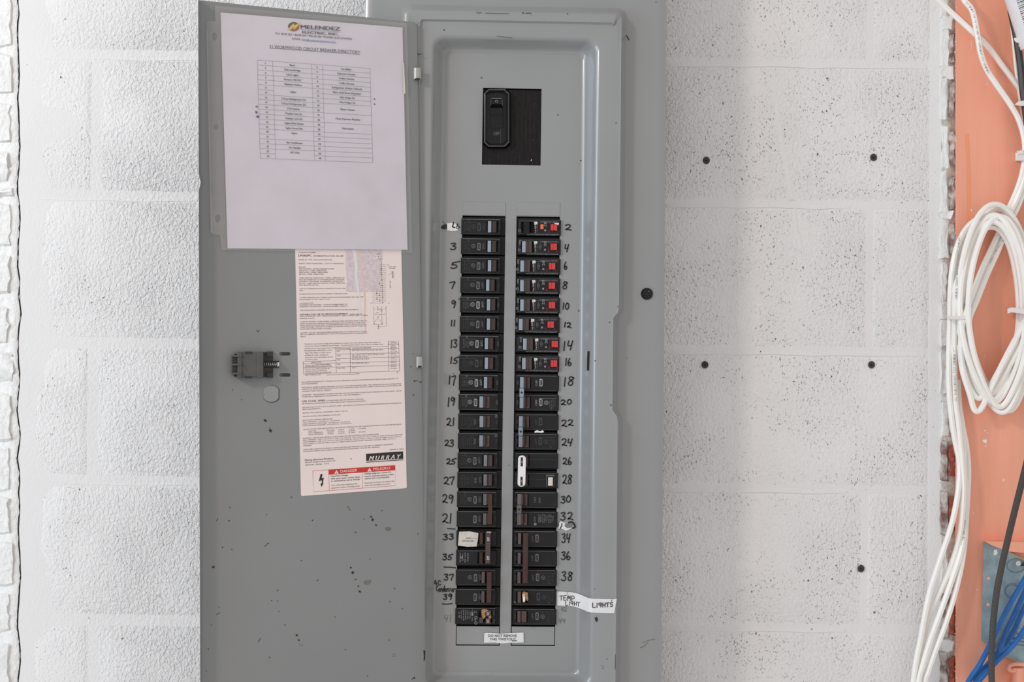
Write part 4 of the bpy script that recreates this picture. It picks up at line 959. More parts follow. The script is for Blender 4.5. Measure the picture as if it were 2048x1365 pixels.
mb.use('hinge_metal').flat(FP, [(977, rowv(16)+8.6), (980, rowv(16)+6.5), (988, rowv(16)+7), (987, rowv(16)+10)], .0126)
mb.build('rating_mark', T['o'])
mb = MB().use('tape_old'); vs = []; cs = [(918.5, 1064), (940, 1063.5), (957, 1067), (956, 1080), (953.5, 1094), (935, 1094.5), (916, 1092), (917, 1078)]
mb.prism(FC, cs, HN-.0002, HN+.0007, .6)
mb.use('print_glint_mid').text(FC, "AIR", 936, 1077, 3.6, HN+.0011, width=10); mb.text(FC, "HANDLER", 936, 1082.5, 3.6, HN+.0011, width=22); mb.stroke(FC, [(941, 1077.3), (954, 1077.6)], .5, HN+.0011)
mb.build('sticker', T['o'], label='creased off-white sticker reading AIR HANDLER')
# double 40A 37/39
T = breaker('black double-pole 40A breaker with brown handle tie, beside 37, 39 and AC Condenser', 'L', 18, (967.5, 991), GL); body(T, 'L', 18, 2)
for k in (0, 1):
    stdprint(T, 'L', 18+k, "40A", 'print_glint_mid', logo=k == 0, finep=False, du=3).build('markings', T['o']); handle(T, 18+k, [(0, -.006), (1, .0001), (7, .0023), (8, .002), (9, -.006)], 969)
tie(T, 18, 19, 980.5, 9.5, 'tie_plastic', .0105)
# tandem 41
T = breaker('black tandem 20A breaker with a brass clip, at the bottom of the left column', 'L', 20, (965, 992), GL); body(T, 'L', 20, 1)
mb = MB().use('print_white'); y = rowv(20)+20
for i in range(7): mb.text(FP, ("UL 489", "CTL ASSY", "HACR TYPE", "120/240V", "10000 AIC", "SWD", "CU-AL 14-8")[i], 927+i*4.3, y-2, 2.2, HN+.0002, ang=90, width=(12, 18, 22, 20, 17, 14, 22)[i], bold=.01)
mb.use('print_bright'); mb.text(FP, "TB", 953, y-4, 4.5, HN+.0002, ang=90, italic=.3, bold=.03); mb.use('print_white'); mb.text(FP, "C", 959, y-8, 5, HN+.0002, ang=90); mb.ring(FP, 960, y+3, 2, 2.8, HN+.0002); mb.ring(FP, 960, y+14, 2, 2.8, HN+.0002); mb.text(FP, "ON", 959, y+7, 3, HN+.0002, ang=90)
mb.use('print_glint_mid').text(FP, "Luf", 996, y-6, 4, HN+.0002, ang=90, italic=.2); mb.text(FP, "Out", 996, y+10, 4, HN+.0002, ang=90); mb.stroke(FP, [(UL[0], rowv(20)+5), (998, rowv(20)+5)], 1, HN)
mb.build('markings', T['o'])
mb = MB().use('handle_plastic'); mb.box(FP, 978, rowv(20)+8, 990, rowv(20)+21, -.004, .0075, .8); mb.box(FP, 979, rowv(20)+23, 989, rowv(20)+36, -.004, .0065, .8); mb.box(FP, 966, rowv(20)+22, 975, rowv(20)+34, -.006, .001, 1)
mb.use('print_bright').text(FP, "20", 984, rowv(20)+15, 5, .0077, ang=90); mb.text(FP, "20", 984, rowv(20)+30, 5, .0067, ang=90)
mb.build('handle', T['o'])
mb = MB().use('brass'); mb.prism(FP, [(970, rowv(20)+9), (974, rowv(20)+5), (981, rowv(20)+6), (985, rowv(20)+8), (981, rowv(20)+11), (977, rowv(20)+12), (979, rowv(20)+22), (975, rowv(20)+26), (971, rowv(20)+20)], -.002, .0085, 1); mb.prism(FP, [(984, rowv(20)+21), (990, rowv(20)+18), (991, rowv(20)+23), (987, rowv(20)+26)], .004, .0095, .8)
mb.build('clip', T['o'], label='small brass clip over the upper handle')
# right column: eight breakers with red test buttons
for r in range(8):
    num = 2*r+2; ow = ORD[r]; s = (0, 0, -3, -3, -2.5, -4.5, 4, 2.5)[r]
    lb_ = 'breaker with red and small orange buttons, topping the right column' if r == 0 else f'breaker with red button, {ow} from the top of the right column, by handwritten {num}'
    hx = 1041+s+.1*r
    T = breaker(lb_, 'R', r, (hx-1.5, hx+24), GR); body(T, 'R', r, 1)
    mb = MB(); y = rowv(r)+20; u0, u1 = UR[0]+6, UR[1]-1+s*.3
    mb.use('print_dim').stroke(FP, [(u0, rowv(r)+6), (u1+2, rowv(r)+6)], .9, HN+.0002); mb.stroke(FP, [(u0, rowv(r+1)-5), (u1+2, rowv(r+1)-5)], .8, HN+.0002); mb.stroke(FP, [(u0, rowv(r)+6), (u0, rowv(r+1)-5)], .7, HN+.0002)
    mb.stroke(FP, [(u0, y+10), (u0+9, y+10), (u0+11, y+12.3), (u1, y+12.3)], .6, HN+.0002)
    mb.use('print_glint_mid').stroke(FP, [(u0+2, rowv(r)+8.5), (hx+22, rowv(r)+8.5), (hx+24, y-9), (u1, y-9)], .5, HN+.0002); mb.stroke(FP, [(hx+31, y-8), (hx+31, y+10)], .5, HN+.0002)
    mb.use('print_white').text(FP, "COMBINATION TYPE AFCI", u1-19, rowv(r)+9, 1.7, HN+.0002, width=36, bold=.01)
    mb.text(FP, "PRESS TEST: THE ARC FAULT CIRCUIT INTERRUPTER", u1-32, y+15, 2.0, HN+.0002, width=64, bold=.012)
    mb.text(FP, "20", hx+46.5, y-6, 5.2, HN+.0002, ang=-90, width=10, bold=.012); mb.text(FP, "A", hx+46.5, y+6, 4.2, HN+.0002, ang=-90, bold=.01); mb.ring(FP, hx+46.5, y+6, 1.3, 2, HN+.0003, 10)
    if r: mb.text(FP, "ON", hx-4, y-8, 4, HN+.0002, ang=-90, width=9, bold=.015)
    mb.use('print_bright'); mb.flat(FP, [(hx+24.5, y-11), (hx+31, y-11), (hx+31, y-6), (hx+24.5, y-5)], HN+.00025); mb.text(FP, "OFF", hx+27, y-1, 3.4, HN+.0003, ang=-90, width=9); mb.text(FP, "1 tst", hx+27, y+8, 3, HN+.0003, ang=-90, width=6)
    mb.use('print_glint_mid').ring(FP, hx-5, y+7, 1.2, 3, HN+.0002, 12); mb.text(FP, "K", hx-4, y+13, 3, HN+.0002, ang=-90)
    if r: mb.use('print_glint_mid').ring(FP, hx+37, y, 2.4, 3, HN+.0002, 4, 2.2); mb.text(FP, "III", hx+37, y, 4, HN+.0002, ang=-90)
    mb.use('danger_red').text(FP, "PUSH", hx+54, y+8, 1.8, HN+.0002, ang=-90, width=5); mb.text(FP, "TEST", hx+71, y+8, 1.8, HN+.0002, ang=-90, width=5)
    mb.build('markings', T['o'])
    if r == 0: handle(T, r, [(0, -.006), (.6, .0045), (2, .0055), (13, .0035), (14, -.003), (16, -.006)], hx+2, 'handle_black', lab='worn black handle')
    else: handle(T, r, [(0, -.006), (.5, .0030), (7.5, .0056), (8.6, .0052), (9.0, -.0035), (13.5, -.0035), (14, -.001), (20, -.0005), (21, -.006)], hx)
    bx = hx+57.5
    MB().use('red_button').sweep(FP, [(bx, HN-.001), (bx+.3, .002), (bx+2.5, .0036), (bx+4.2, .0036), (bx+6, .0022), (bx+8, .0022), (bx+10.5, .0038), (bx+12.8, .003), (bx+13.3, HN-.001)], y-6.5, y+6.2).build('test_button', T['o'], label='glossy red test button')
    if r == 0: MB().use('orange_button').box(FP, 1078, y-6, 1084.5, y+4, HN-.001, .0014, .8).build('trip_indicator', T['o'], label='small orange trip button')
    if r == 0:
        MB().use('chip_white').flat(FP, [(u1-11, y-9), (u1, y-8.5), (u1-1, y-4), (u1-5, y-6)], HN+.0006).build('paint_chip', T['o'])
# doubles 18/20 and 22/24, 30/32
def dbl(r, label, t, br, x=1040, dots=True, second_logo=True, finep=(0, 1), boxes=True):
    T = breaker(label, 'R', r, (x-1.5, x+23), GR); body(T, 'R', r, 2)
    for k in (0, 1):
        stdprint(T, 'R', r+k, t, br, logo=(k == 1 and second_logo), finep=(finep[k] == 1), showbox=boxes, on=True).build('markings', T['o'])
        handle(T, r+k, PROF_HI, x)
    tie(T, r, r+1, x+.2, 9, 'handle_plastic', .0098, dots=dots, base=.0075)
    return T
dbl(8, 'black double-pole 30A breaker with dotted handle tie, beside handwritten 18 and 20', "30A", 'print_white')
T = dbl(10, 'black double-pole 40A breaker with faded print and a white chip, beside handwritten 22 and 24', "40A", 'print_dim', 1039)
MB().use('chip_white').flat(FC, [(1069, 863), (1074, 861), (1080, 863), (1086, 861), (1088, 865), (1083, 866), (1074, 865.5), (1069, 866)], -.0004).build('paint_chip', T['o'])
# 26/28
T = breaker('black double-pole breaker with a long white handle tie, beside handwritten 26 and 28', 'R', 12, (1043, 1062), GR); body(T, 'R', 12, 2)
mb = MB().use('print_glint_mid')
for k in (0, 1): mb.stroke(FP, [(UR[0]+4, rowv(12+k)+6), (UR[1], rowv(12+k)+6)], 1.1, HN); mb.use('print_dim').stroke(FP, [(UR[0]+4, rowv(12+k)+18), (UR[1], rowv(12+k)+18)], .5, HN+.0002)
mb.build('markings', T['o'])
for k in (0, 1): handle(T, 12+k, [(0, -.006), (.5, .003), (12, .005), (16, .002), (17, -.006)], 1044)
mb = MB().use('white_plastic'); y0, y1 = rowv(12)+9.5, rowv(14)-5.5
pp = [(1039.2+8+7.9*math.cos(a), y0+7+7*math.sin(a)) for a in [math.pi*(1+i/10) for i in range(11)]]+[(1038.7+8+7.9*math.cos(a), y1-7+7*math.sin(a)) for a in [math.pi*(i/10) for i in range(11)]]
mb.prism(FP, pp, .003, .0125, 1.8)
mb.use('latch_dark').prism(FP, [(1044.5, y0+4), (1049, y0+4), (1049, y0+22), (1044.5, y0+22)], .0124, .0127); mb.prism(FP, [(1044.5, y1-20), (1049, y1-20), (1049, y1-2.5), (1044.5, y1-2.5)], .0124, .0127)
mb.use('print_bright').text(FP, "20", 1046.8, y0+13, 3, .0129, ang=-90); mb.text(FP, "20", 1046.8, y1-11, 3, .0129, ang=-90)
mb.build('handle_tie', T['o'], label='long white plastic handle tie', smooth=False)
mb = MB().use('latch_plastic').box(FP, 1095.5, rowv(13)+8.5, 1112, rowv(13)+33, HN-.001, .0015, 1); mb.use('gloss_black').box(FP, 1097, rowv(13)+12, 1111, rowv(13)+32.5, .001, .0018, .5)
mb.use('cream').box(FP, 1099.5, rowv(13)+14, 1109, rowv(13)+31, .0015, .0030, .6); mb.build('test_button', T['o'], label='cream test button in a grey surround')
T = dbl(14, 'black double-pole 20A breaker with dotted handle tie, beside handwritten 30 and 32', "20", 'print_glint_mid', 1038, second_logo=False, finep=(0, 0), boxes=False)
mb = MB(); fine(mb, 1080, 1112, rowv(15)+9, rowv(15)+28, 'print_white', -90, 5, 8); mb.use('print_white').ring(FP, 1075, rowv(15)+30, 1, 2.6, HN+.0002, 8); mb.build('markings', T['o'])
# triple 60A
T = breaker('black three-pole 60A breaker with a long brown handle tie, beside handwritten 34, 36 and 38', 'R', 16, (1038, 1061), GR); body(T, 'R', 16, 3)
for k in range(3):
    stdprint(T, 'R', 16+k, "60A", 'print_glint_mid', logo=k == 2, finep=k == 2, du=4 if k < 2 else 2).build('markings', T['o'])
    handle(T, 16+k, [(0, -.006), (1, .0001), (7, .0023), (8, .002), (9, -.006)], 1040)
tie(T, 16, 18, 1051, 10.5, 'tie_plastic', .0105)
# 40 (TEMP LIGHT)
T = breaker('black single-pole breaker with a brass clip on its switch, beside the TEMP LIGHT strip', 'R', 19, (1039, 1062), GR); body(T, 'R', 19, 1)
mb = stdprint(T, 'R', 19, "20A", 'print_dim', off=False, on=False); mb.use('print_bright').text(FP, "E", UR[0]+6, rowv(19)+30, 4, HN+.0003, ang=-90, bold=.03); mb.build('markings', T['o'])
handle(T, 19, [(0, -.006), (1, .0001), (7, .0023), (8, .002), (9, -.006)], 1041)
mb = MB().use('brass'); mb.prism(FP, [(1051, rowv(19)+11), (1054, rowv(19)+9), (1062, rowv(19)+11), (1063, rowv(19)+26), (1061, rowv(19)+29), (1059, rowv(19)+22), (1057, rowv(19)+31), (1052, rowv(19)+31)], -.004, .0095, .8)
mb.use('chip_white').flat(FP, [(1051.5, rowv(19)+15), (1056, rowv(19)+15), (1056.5, rowv(19)+29), (1053, rowv(19)+30.5)], .0098); mb.use('black').disc(FP, 1054, rowv(19)+18, 1, 1, .01, 8); mb.build('clip', T['o'], label='brass clip with white face')
T = breaker('black single-pole 20A breaker at the bottom of the right column', 'R', 20, (1039, 1062), GR); body(T, 'R', 20, 1)
stdprint(T, 'R', 20, "20A", 'print_glint_mid', du=2).build('markings', T['o']); handle(T, 20, [(0, -.006), (1, .0001), (7, .0023), (8, .002), (8.5, -.004), (9.5, -.004), (10, .0085), (19, .0085), (19.5, -.006)], 1041)

# ------------------------------------------------------------------ handwriting on the cover
G = {'0': [[(.5, 0), (.1, .4), (.2, .9), (.6, 1), (.95, .5), (.7, .05), (.45, 0)]], '1': [[(.65, 0), (.5, .5), (.35, 1)]], '2': [[(.1, .2), (.45, .02), (.85, .2), (.6, .6), (.1, .95), (.3, .8), (.55, .9), (1, 1)]],
     '3': [[(.15, .1), (.7, 0), (.8, .22), (.4, .45), (.85, .6), (.7, .95), (.3, 1), (.05, .9)]], '4': [[(.25, 0), (.1, .5), (.4, .55), (.75, .48)], [(.9, 0), (.7, .5), (.5, 1)]], '5': [[(.3, .2), (.2, .5), (.65, .5), (.75, .8), (.4, 1), (.05, .92)], [(.3, .2), (.6, .12), (1.1, 0)]],
     '6': [[(.5, 0), (.15, .45), (.15, .9), (.5, 1), (.8, .75), (.5, .55), (.2, .7)]], '7': [[(.05, .12), (.4, .05), (.95, .02), (.65, .5), (.45, 1)]], '8': [[(.85, .12), (.45, 0), (.25, .25), (.75, .6), (.65, .95), (.25, .98), (.15, .7), (.55, .42), (.9, .2), (.8, .08)]],
     '9': [[(.85, .15), (.4, 0), (.1, .3), (.4, .48), (.85, .15), (.78, .6), (.55, 1)]], '-': [[(0, .6), (.5, .45), (1, .5)]],
     'A': [[(0, 1), (.45, 0), (.8, 1)], [(.15, .65), (.85, .6)]], 'C': [[(.9, .2), (.45, 0), (.1, .5), (.4, 1), (.9, .85)]], 'o': [[(.5, .4), (.1, .7), (.5, 1), (.85, .7), (.5, .4)]], 'n': [[(.1, 1), (.15, .45), (.3, .6), (.6, .42), (.8, .7), (.85, 1)]], 'd': [[(.7, .5), (.3, .45), (.1, .8), (.5, 1), (.75, .6), (.95, -.1), (.75, .7), (.9, 1)]],
     'e': [[(.15, .7), (.8, .6), (.5, .42), (.15, .75), (.4, 1), (.85, .9)]], 'r': [[(.1, 1), (.2, .45), (.3, .6), (.6, .45), (1, .5)]], 's': [[(.8, .45), (.3, .5), (.7, .8), (.1, 1)]],
     'T': [[(0, .1), (1, 0)], [(.5, .05), (.42, 1)]], 'E': [[(.9, 0), (.15, .1), (.1, 1), (.85, .9)], [(.1, .5), (.7, .45)]], 'M': [[(0, 1), (.2, 0), (.5, .6), (.8, 0), (.9, 1)]], 'P': [[(.2, 1), (.2, 0), (.9, .2), (.8, .55), (.2, .6)]], 'L': [[(.1, 0), (.1, 1), (.9, .95)]], 'I': [[(.5, 0), (.45, 1)]],
     'G': [[(.7, .05), (.1, .15), (.2, .55), (.8, .45), (.8, 0), (.75, .6), (.7, 1)]], 'H': [[(.1, 0), (.1, 1)], [(.9, 0), (.85, 1)], [(.1, .5), (.9, .5)]], 'S': [[(.9, .1), (.3, .1), (.2, .4), (.8, .6), (.7, .95), (.05, .95)]]}
def hand(s, x0, y0, x1, y1, F=FC, off=None, w=2.6, ink='marker_ink', mb=None, gap=.18, rise=0):
    off = HB+.0006 if off is None else off; w = w*.9; mb = mb or MB(); mb.use(ink); n = len(s)
    ws = [.5 if c in '1I' else 1 for c in s]; tot = sum(ws)+gap*(n-1); x = x0; rnd = random.Random(s+str(y0))
    for c, wc in zip(s, ws):
        cw = (x1-x0)*wc/tot; jx, jy = rnd.uniform(-.05, .05), rnd.uniform(-.06, .06); k = rnd.uniform(.92, 1.05)
        for st in G[c]:
            pts = [(x+cw*(p[0]+jx), y0+rise*(x-x0)/(x1-x0)+(y1-y0)*(p[1]*k+jy)) for p in st]
            mb.stroke(F, pts, w, off, 5)
            for q in (pts[0], pts[-1]): mb.disc(F, q[0], q[1], w/2, w/2, off, 8)
        x += cw+(x1-x0)*gap/tot
    return mb
for s, a, b, c, d in (('3', 900, 486, 913, 499), ('5', 900, 523, 917, 537), ('7', 899, 564, 911, 578), ('9', 903, 601, 912, 615), ('11', 901, 641, 911, 653), ('13', 901, 680, 914, 695), ('15', 900, 715, 916, 728), ('17', 897, 753, 911, 771), ('19', 895, 795, 910, 812), ('21', 893, 837, 909, 852), ('23', 889, 880, 908, 893), ('25', 892, 918, 911, 929), ('27', 887, 955, 909, 970), ('29', 885, 990, 907, 1007), ('21', 884, 1028, 904, 1048), ('33', 886, 1069, 908, 1080), ('35', 885, 1109, 905, 1120), ('37', 888, 1149, 907, 1161), ('39', 887, 1189, 904, 1200),
                      ('2', 1130, 449, 1142, 461), ('4', 1129, 489, 1138, 504), ('6', 1128, 525, 1135, 540), ('8', 1125, 563, 1136, 578), ('10', 1125, 606, 1138, 619), ('12', 1128, 645, 1142, 655), ('14', 1126, 683, 1146, 701), ('16', 1130, 718, 1144, 732), ('18', 1126, 755, 1149, 773), ('20', 1122, 800, 1143, 810), ('22', 1123, 840, 1146, 853), ('24', 1123, 878, 1145, 893), ('26', 1125, 916, 1144, 930), ('28', 1125, 951, 1144, 970), ('30', 1121, 993, 1142, 1006), ('32', 1121, 1026, 1145, 1041), ('34', 1123, 1068, 1141, 1086), ('36', 1122, 1105, 1142, 1120), ('38', 1123, 1144, 1145, 1162)):
    hand(s, a, b, c, d).build('handwritten_number', panel, label='black marker number '+s)
for s, a, b, c, d in (('41', 888, 1231, 903, 1245), ('42', 1122, 1216, 1133, 1224), ('44', 1118, 1239, 1131, 1248)): hand(s, a, b, c, d, w=1.2, ink='pencil').build('handwritten_number', panel, label='faint pencilled number '+s)
for a, b, y, y2 in ((894, 911, 1058, 1059), (887, 912, 1135, 1136.5), (884, 905, 1209, 1208)): MB().use('marker_ink').stroke(FC, [(a, y), ((a+b)/2, y+.3), (b, y2)], 2, HB+.0006).build('marker_dash', panel)
mb = hand('AC', 867.5, 1162, 882, 1171, w=1.9, off=HB+.0016); hand('Condenser', 872, 1173, 911, 1184, w=1.7, mb=mb, gap=.05); mb.build('handwritten_word', panel, label='black marker words AC Condenser')

# ------------------------------------------------------------------ tapes and stuck labels
tp = thing('paper_label', 'white paper scrap with scribbled black marker beside the top left breaker', 'label', FC(905, 462, HB+.001))
MB().use('tape_white').prism(FC, [(894, 447), (905, 446), (917, 449), (918, 455), (914, 462), (904, 462.5), (894.5, 461)], HB, HB+.0007).build('scrap', tp)
mb = MB().use('marker_ink'); mb.flat(FC, [(879, 450), (884, 452), (888, 449.5), (893.5, 448.5), (893.5, 458), (888, 459), (882, 457.5)], HB+.0006); mb.stroke(FC, [(884.5, 443), (890, 448)], .7, HB+.0006)
mb.stroke(FC, [(907, 444), (906.5, 449), (905, 454), (910, 455.5)], 2.4, HB+.0010, 4); mb.stroke(FC, [(912, 449), (916, 448), (914, 452), (919, 454), (914, 457), (912, 454.5), (917, 451)], 1.6, HB+.0010, 4)
mb.build('marker_scribble', tp)
tp = thing('paper_label', 'torn white paper scrap with black scribble below handwritten 32', 'label', FC(1132, 1062, HB+.001))
mb = MB().use('tape_white').prism(FC, [(1118, 1047), (1122, 1043), (1127, 1046), (1140, 1046), (1149, 1049), (1146, 1055), (1138, 1060), (1131, 1062), (1124, 1058), (1116, 1058)], HB, HB+.0007)
mb.use('pencil').flat(FC, [(1130, 1047), (1142, 1046), (1148, 1050), (1143, 1056), (1134, 1057), (1129, 1053)], HB+.0009); mb.build('scrap', tp)
mb = MB().use('marker_ink'); mb.stroke(FC, [(1136, 1046), (1144, 1045), (1148, 1049), (1150, 1055), (1144, 1057)], 3.2, HB+.0011, 4); mb.stroke(FC, [(1124, 1047), (1123, 1053), (1120, 1058)], 2, HB+.0011, 3); mb.stroke(FC, [(1116, 1047), (1117, 1053)], 2, HB+.0011, 3); mb.build('marker_scribble', tp)
tp = thing('paper_label', 'small white label reading DO NOT REMOVE THIS TWISTOUT', 'label', FC(1007, 1286, HB+.001))
MB().use('tape_white').prism(FC, [(968.5, 1267.5), (973, 1266.5), (1000, 1268), (1047, 1266), (1047.5, 1286), (1020, 1286.5), (1005, 1288), (990, 1286), (968, 1286.5)], HB+.0002, HB+.0010).build('sheet', tp)
mb = MB().use('ink'); mb.text(FC, "DO NOT REMOVE", 1005, 1272.3, 5.2, HB+.0014, width=57, bold=.012); mb.text(FC, "THIS TWISTOUT", 1005.5, 1279.2, 5.2, HB+.0014, width=52, bold=.012); mb.stroke(FC, [(1023, 1283), (1034, 1282.5)], 1.2, HB+.0014); mb.build('printing', tp)
# long handwritten strip that climbs out of the recess
tp = thing('paper_strip', 'long white paper strip handwritten TEMP LIGHT and LIGHTS, stuck across the recess edge', 'label', FC(1170, 1226, .0))
prof = [(1112, HB+.0008, 0), (1120, HB+.0009, 0), (1145, HB+.0010, 1.5), (1155, HB+.0016, 4), (1163, .003, 7), (1170, .009, 10), (1176, .0145, 12.5), (1182, .0185, 14), (1195, .0187, 14.5), (1215, .0187, 15), (1234, .0188, 15.5)]
def strip_h(x):
    for (a, h, s), (b, h2, s2) in zip(prof[:-1], prof[1:]):
        if x <= b: t = (x-a)/(b-a); return h+(h2-h)*t, s+(s2-s)*t
    return prof[-1][1:]
vs = []; fs = []; xs_ = [1112+i*4 for i in range(31)]
for i, x in enumerate(xs_):
    h, s = strip_h(x); top = 1184+s-(1.5 if x < 1116 else 0); hgt = 28 if x < 1230 else 27.5
    dx = -3.5 if i == 30 else 0
    vs += [FC(x+(1.5 if i == 30 else 0), top-(1 if i == 30 else 0), h), FC(x+dx, top+hgt, h)]
    if i: fs.append((2*i-2, 2*i-1, 2*i+1, 2*i))
m0 = len(vs); vs += [v+Vector((0, .0003, 0)) for v in vs]; fs += [tuple(m0+k for k in reversed(f)) for f in fs]
MB().use('tape_white').add(vs, fs).build('strip', tp, smooth=True)
def FS(x, y, o=0): return FC(x, y, strip_h(x)[0]+.0006)
mb = hand('TEMP', 1119, 1192, 1149, 1202, F=FS, off=0, w=1.3, rise=1); hand('LIGHT', 1131, 1203, 1160, 1211, F=FS, off=0, w=1.3, mb=mb, rise=2.5); hand('LIGHTS', 1185, 1207, 1226, 1216, F=FS, off=0, w=1.7, mb=mb, rise=-1)
mb.stroke(FS, [(1224, 1200), (1223, 1204)], 1.1, 0); mb.stroke(FS, [(1134, 1184), (1136, 1192), (1133, 1200)], .5, 0); mb.build('handwriting', tp)

# ------------------------------------------------------------------ wall anchors
for x, y, l in ((1413, 321, 'upper left of the five on the block wall'), (1747, 315, 'upper right of the five on the block wall'), (1410, 730, 'middle left of the five, just under a mortar joint'), (1743, 730, 'middle right of the five, just under a mortar joint'), (1722, 1138, 'lowest of the five, standing alone')):
    o = thing('wall_anchor', 'rusty round screw anchor, '+l, 'wall anchor', FW(x, y, .002), 'screw anchors left in the block wall')
    mb = MB().use('anchor'); pts = circ(x, y, 7.2, 7.6, 9, x); mb.prism(FW, pts, -.002, .0028, 2.0); mb.build('collar', o, smooth=True)
    mb = MB().use('black').disc(FW, x, y, 2.7, 2.6, .0030, 8); mb.build('hole', o)

# ------------------------------------------------------------------ cables on the right
def cable(pts, r, mt='cable_white', n=7, sm=6):
    w3 = catmull(pts, sm); return MB().use(mt).tube([FB(p[0], p[1], p[2]) for p in w3], r, n)
RC = .0040
co = thing('cable_coil', 'hanging coil of white communication cable on the coral board', 'cable', FB(1985, 825, .03))
loops_ = [(1991, 617, 73, 208, .030), (1994, 620, 68, 202, .022), (1986, 618, 65, 187, .036), (1984, 622, 60, 178, .030), (1981, 622, 55, 168, .022), (2004, 626, 66, 196, .014), (1998, 624, 60, 190, .040)]
def looppts(cx, cy, rx, ry, z, seed):
    out = []
    for i in range(90):
        a = 2*math.pi*i/90; s, c = math.sin(a), math.cos(a)
        pinch = 1-.32*max(0, s)**2; left = -5*max(0, -c)*(1-abs(s))
        out.append((cx+rx*c*pinch*(1 if s > -.3 else 1)+(14*max(0, s)**2 if seed in (0, 1, 5) else 2)+left*.6+1.5*nz2(a, seed, 1.5, 2), cy+ry*s, z+.006*math.sin(a*2+seed*1.3)))
    return out
for k, (cx_, cy_, rx_, ry_, z_) in enumerate(loops_):
    pts = looppts(cx_, cy_, rx_, ry_, z_, k)
    MB().use('cable_white').tube([FB(*p) for p in pts], RC, 8, closed=True).build('cable_loop', co, smooth=True)
for dx, z in ((0, .020), (8, .014), (15, .017)):
    mb = cable([(2085+dx, 60, z), (2072+dx*.5, 230, z), (2056+dx*.5, 320, z), (2044+dx*.5, 370, z), (2026+dx*.6, 415, z-.003), (2003+dx*.8, 455, z-.006), (1982+dx, 500, z), (1960+dx, 548, z+.004), (1941+dx*.9, 600, z+.014), (1927+dx*.8, 640, z+.02), (1922+dx*.8, 700, z+.015), (1931+dx, 755, z+.012), (1952+dx, 795, z+.012), (1972+dx, 785, z+.012), (2002+dx, 735, z+.014), (2026+dx, 690, z+.014), (2050+dx, 640, z+.01)], RC)
    mb.build('cable_loop', co, smooth=True)
cable([(1920, 690, .03), (1925, 740, .032), (1940, 790, .034), (1948, 818, .034), (1956, 823, .034), (1966, 812, .034), (1980, 780, .036), (2004, 730, .036), (2030, 680, .032)], RC).build('cable_loop', co, smooth=True)
def cable_text(mb, pts, txt, z, h=4.2):      # printed legend following a polyline
    seg = catmull(pts, 8); L = [0]
    for a, b in zip(seg[:-1], seg[1:]): L.append(L[-1]+math.hypot(b[0]-a[0], b[1]-a[1]))
    n = len(txt); step = 3.0; d = 2
    for ch in txt:
        if d > L[-1]-2: break
        i = max(k for k in range(len(L)) if L[k] <= d); i = min(i, len(seg)-2); t = (d-L[i])/(L[i+1]-L[i]); x = seg[i][0]+(seg[i+1][0]-seg[i][0])*t; y = seg[i][1]+(seg[i+1][1]-seg[i][1])*t
        an = math.degrees(math.atan2(seg[i+1][1]-seg[i][1], seg[i+1][0]-seg[i][0]))
        if ch != ' ': mb.text(FB, ch, x, y, h, z, width=2.2 if ch != '1' else 1.2, ang=an, bold=.02)
        d += step
    return mb
drops = [([(1990, 428, .022), (1958, 436, .022), (1932, 458, .022), (1915, 492, .024), (1905, 535, .026), (1901, 580, .024), (1900, 640, .02), (1897.5, 730, .018), (1899, 790, .018), (1905, 850, .018), (1912, 890, .018), (1918, 920, .019), (1919, 955, .022), (1914, 1000, .026), (1902, 1055, .026), (1882, 1115, .024), (1861, 1180, .022), (1849, 1235, .022), (1842, 1275, .022), (1833, 1320, .022), (1826, 1372, .022)], 'leftmost of the white cables hanging from the coil'),
         ([(2000, 440, .012), (1966, 446, .012), (1940, 466, .014), (1924, 500, .018), (1915, 540, .02), (1911, 580, .028), (1909.5, 640, .028), (1909, 730, .02), (1911, 800, .02), (1917, 850, .02), (1922, 900, .02), (1926, 950, .022), (1926, 1010, .024), (1919, 1075, .02), (1903, 1130, .018), (1880, 1185, .016), (1862, 1225, .014), (1848, 1275, .012), (1839, 1330, .012), (1834, 1372, .012)], 'second white cable from the left hanging from the coil, with printed legend'),
         ([(1916, 760, .012), (1920, 830, .012), (1927, 890, .012), (1930, 950, .012), (1931, 1020, .014), (1924, 1095, .02), (1906, 1155, .022), (1885, 1215, .024), (1863, 1275, .024), (1846, 1330, .024), (1836, 1372, .024)], 'third white cable from the left hanging from the coil'),
         ([(1914, 780, .008), (1925, 850, .008), (1934, 900, .008), (1937, 950, .008), (1933, 1030, .012), (1928, 1100, .018), (1916, 1165, .02), (1896, 1235, .022), (1872, 1300, .022), (1856, 1345, .022), (1849, 1372, .022)], 'rightmost of the white cables hanging from the coil')]
for pts, l in drops:
    pts = pts+[(pts[-1][0]-14, 1500, pts[-1][2]), (pts[-1][0]-20, 1620, pts[-1][2])]
    tag(cable(pts, RC*.98).build('white_cable', origin=FB(*pts[-3]), smooth=True), l, 'cable', 'white cables hanging down from the coil')
mb = MB().use('cable_print')
cable_text(mb, [(1909.5, 650), (1908.5, 730), (1912, 800), (1918, 850)], "COMPLIANT 5C.2 ETL VERIFIED (UL) C0MMUNICATIONS 75C", .0258)
cable_text(mb, [(1919, 470), (1915, 530), (1912.5, 590), (1910.5, 640)], "COMPLIANT 2003426 CSA T.PWR SUMMES VERIFIED ", .036)
cable_text(mb, [(1930, 1040), (1925, 1090), (1912, 1140)], "E170 C AWG 4PR TIA ", .0225); cable_text(mb, [(2008, 480), (1990, 506), (1970, 548), (1955, 580)], "UL COMPLIANT 2300U ", .0262)
mb.build('cable_print', co)
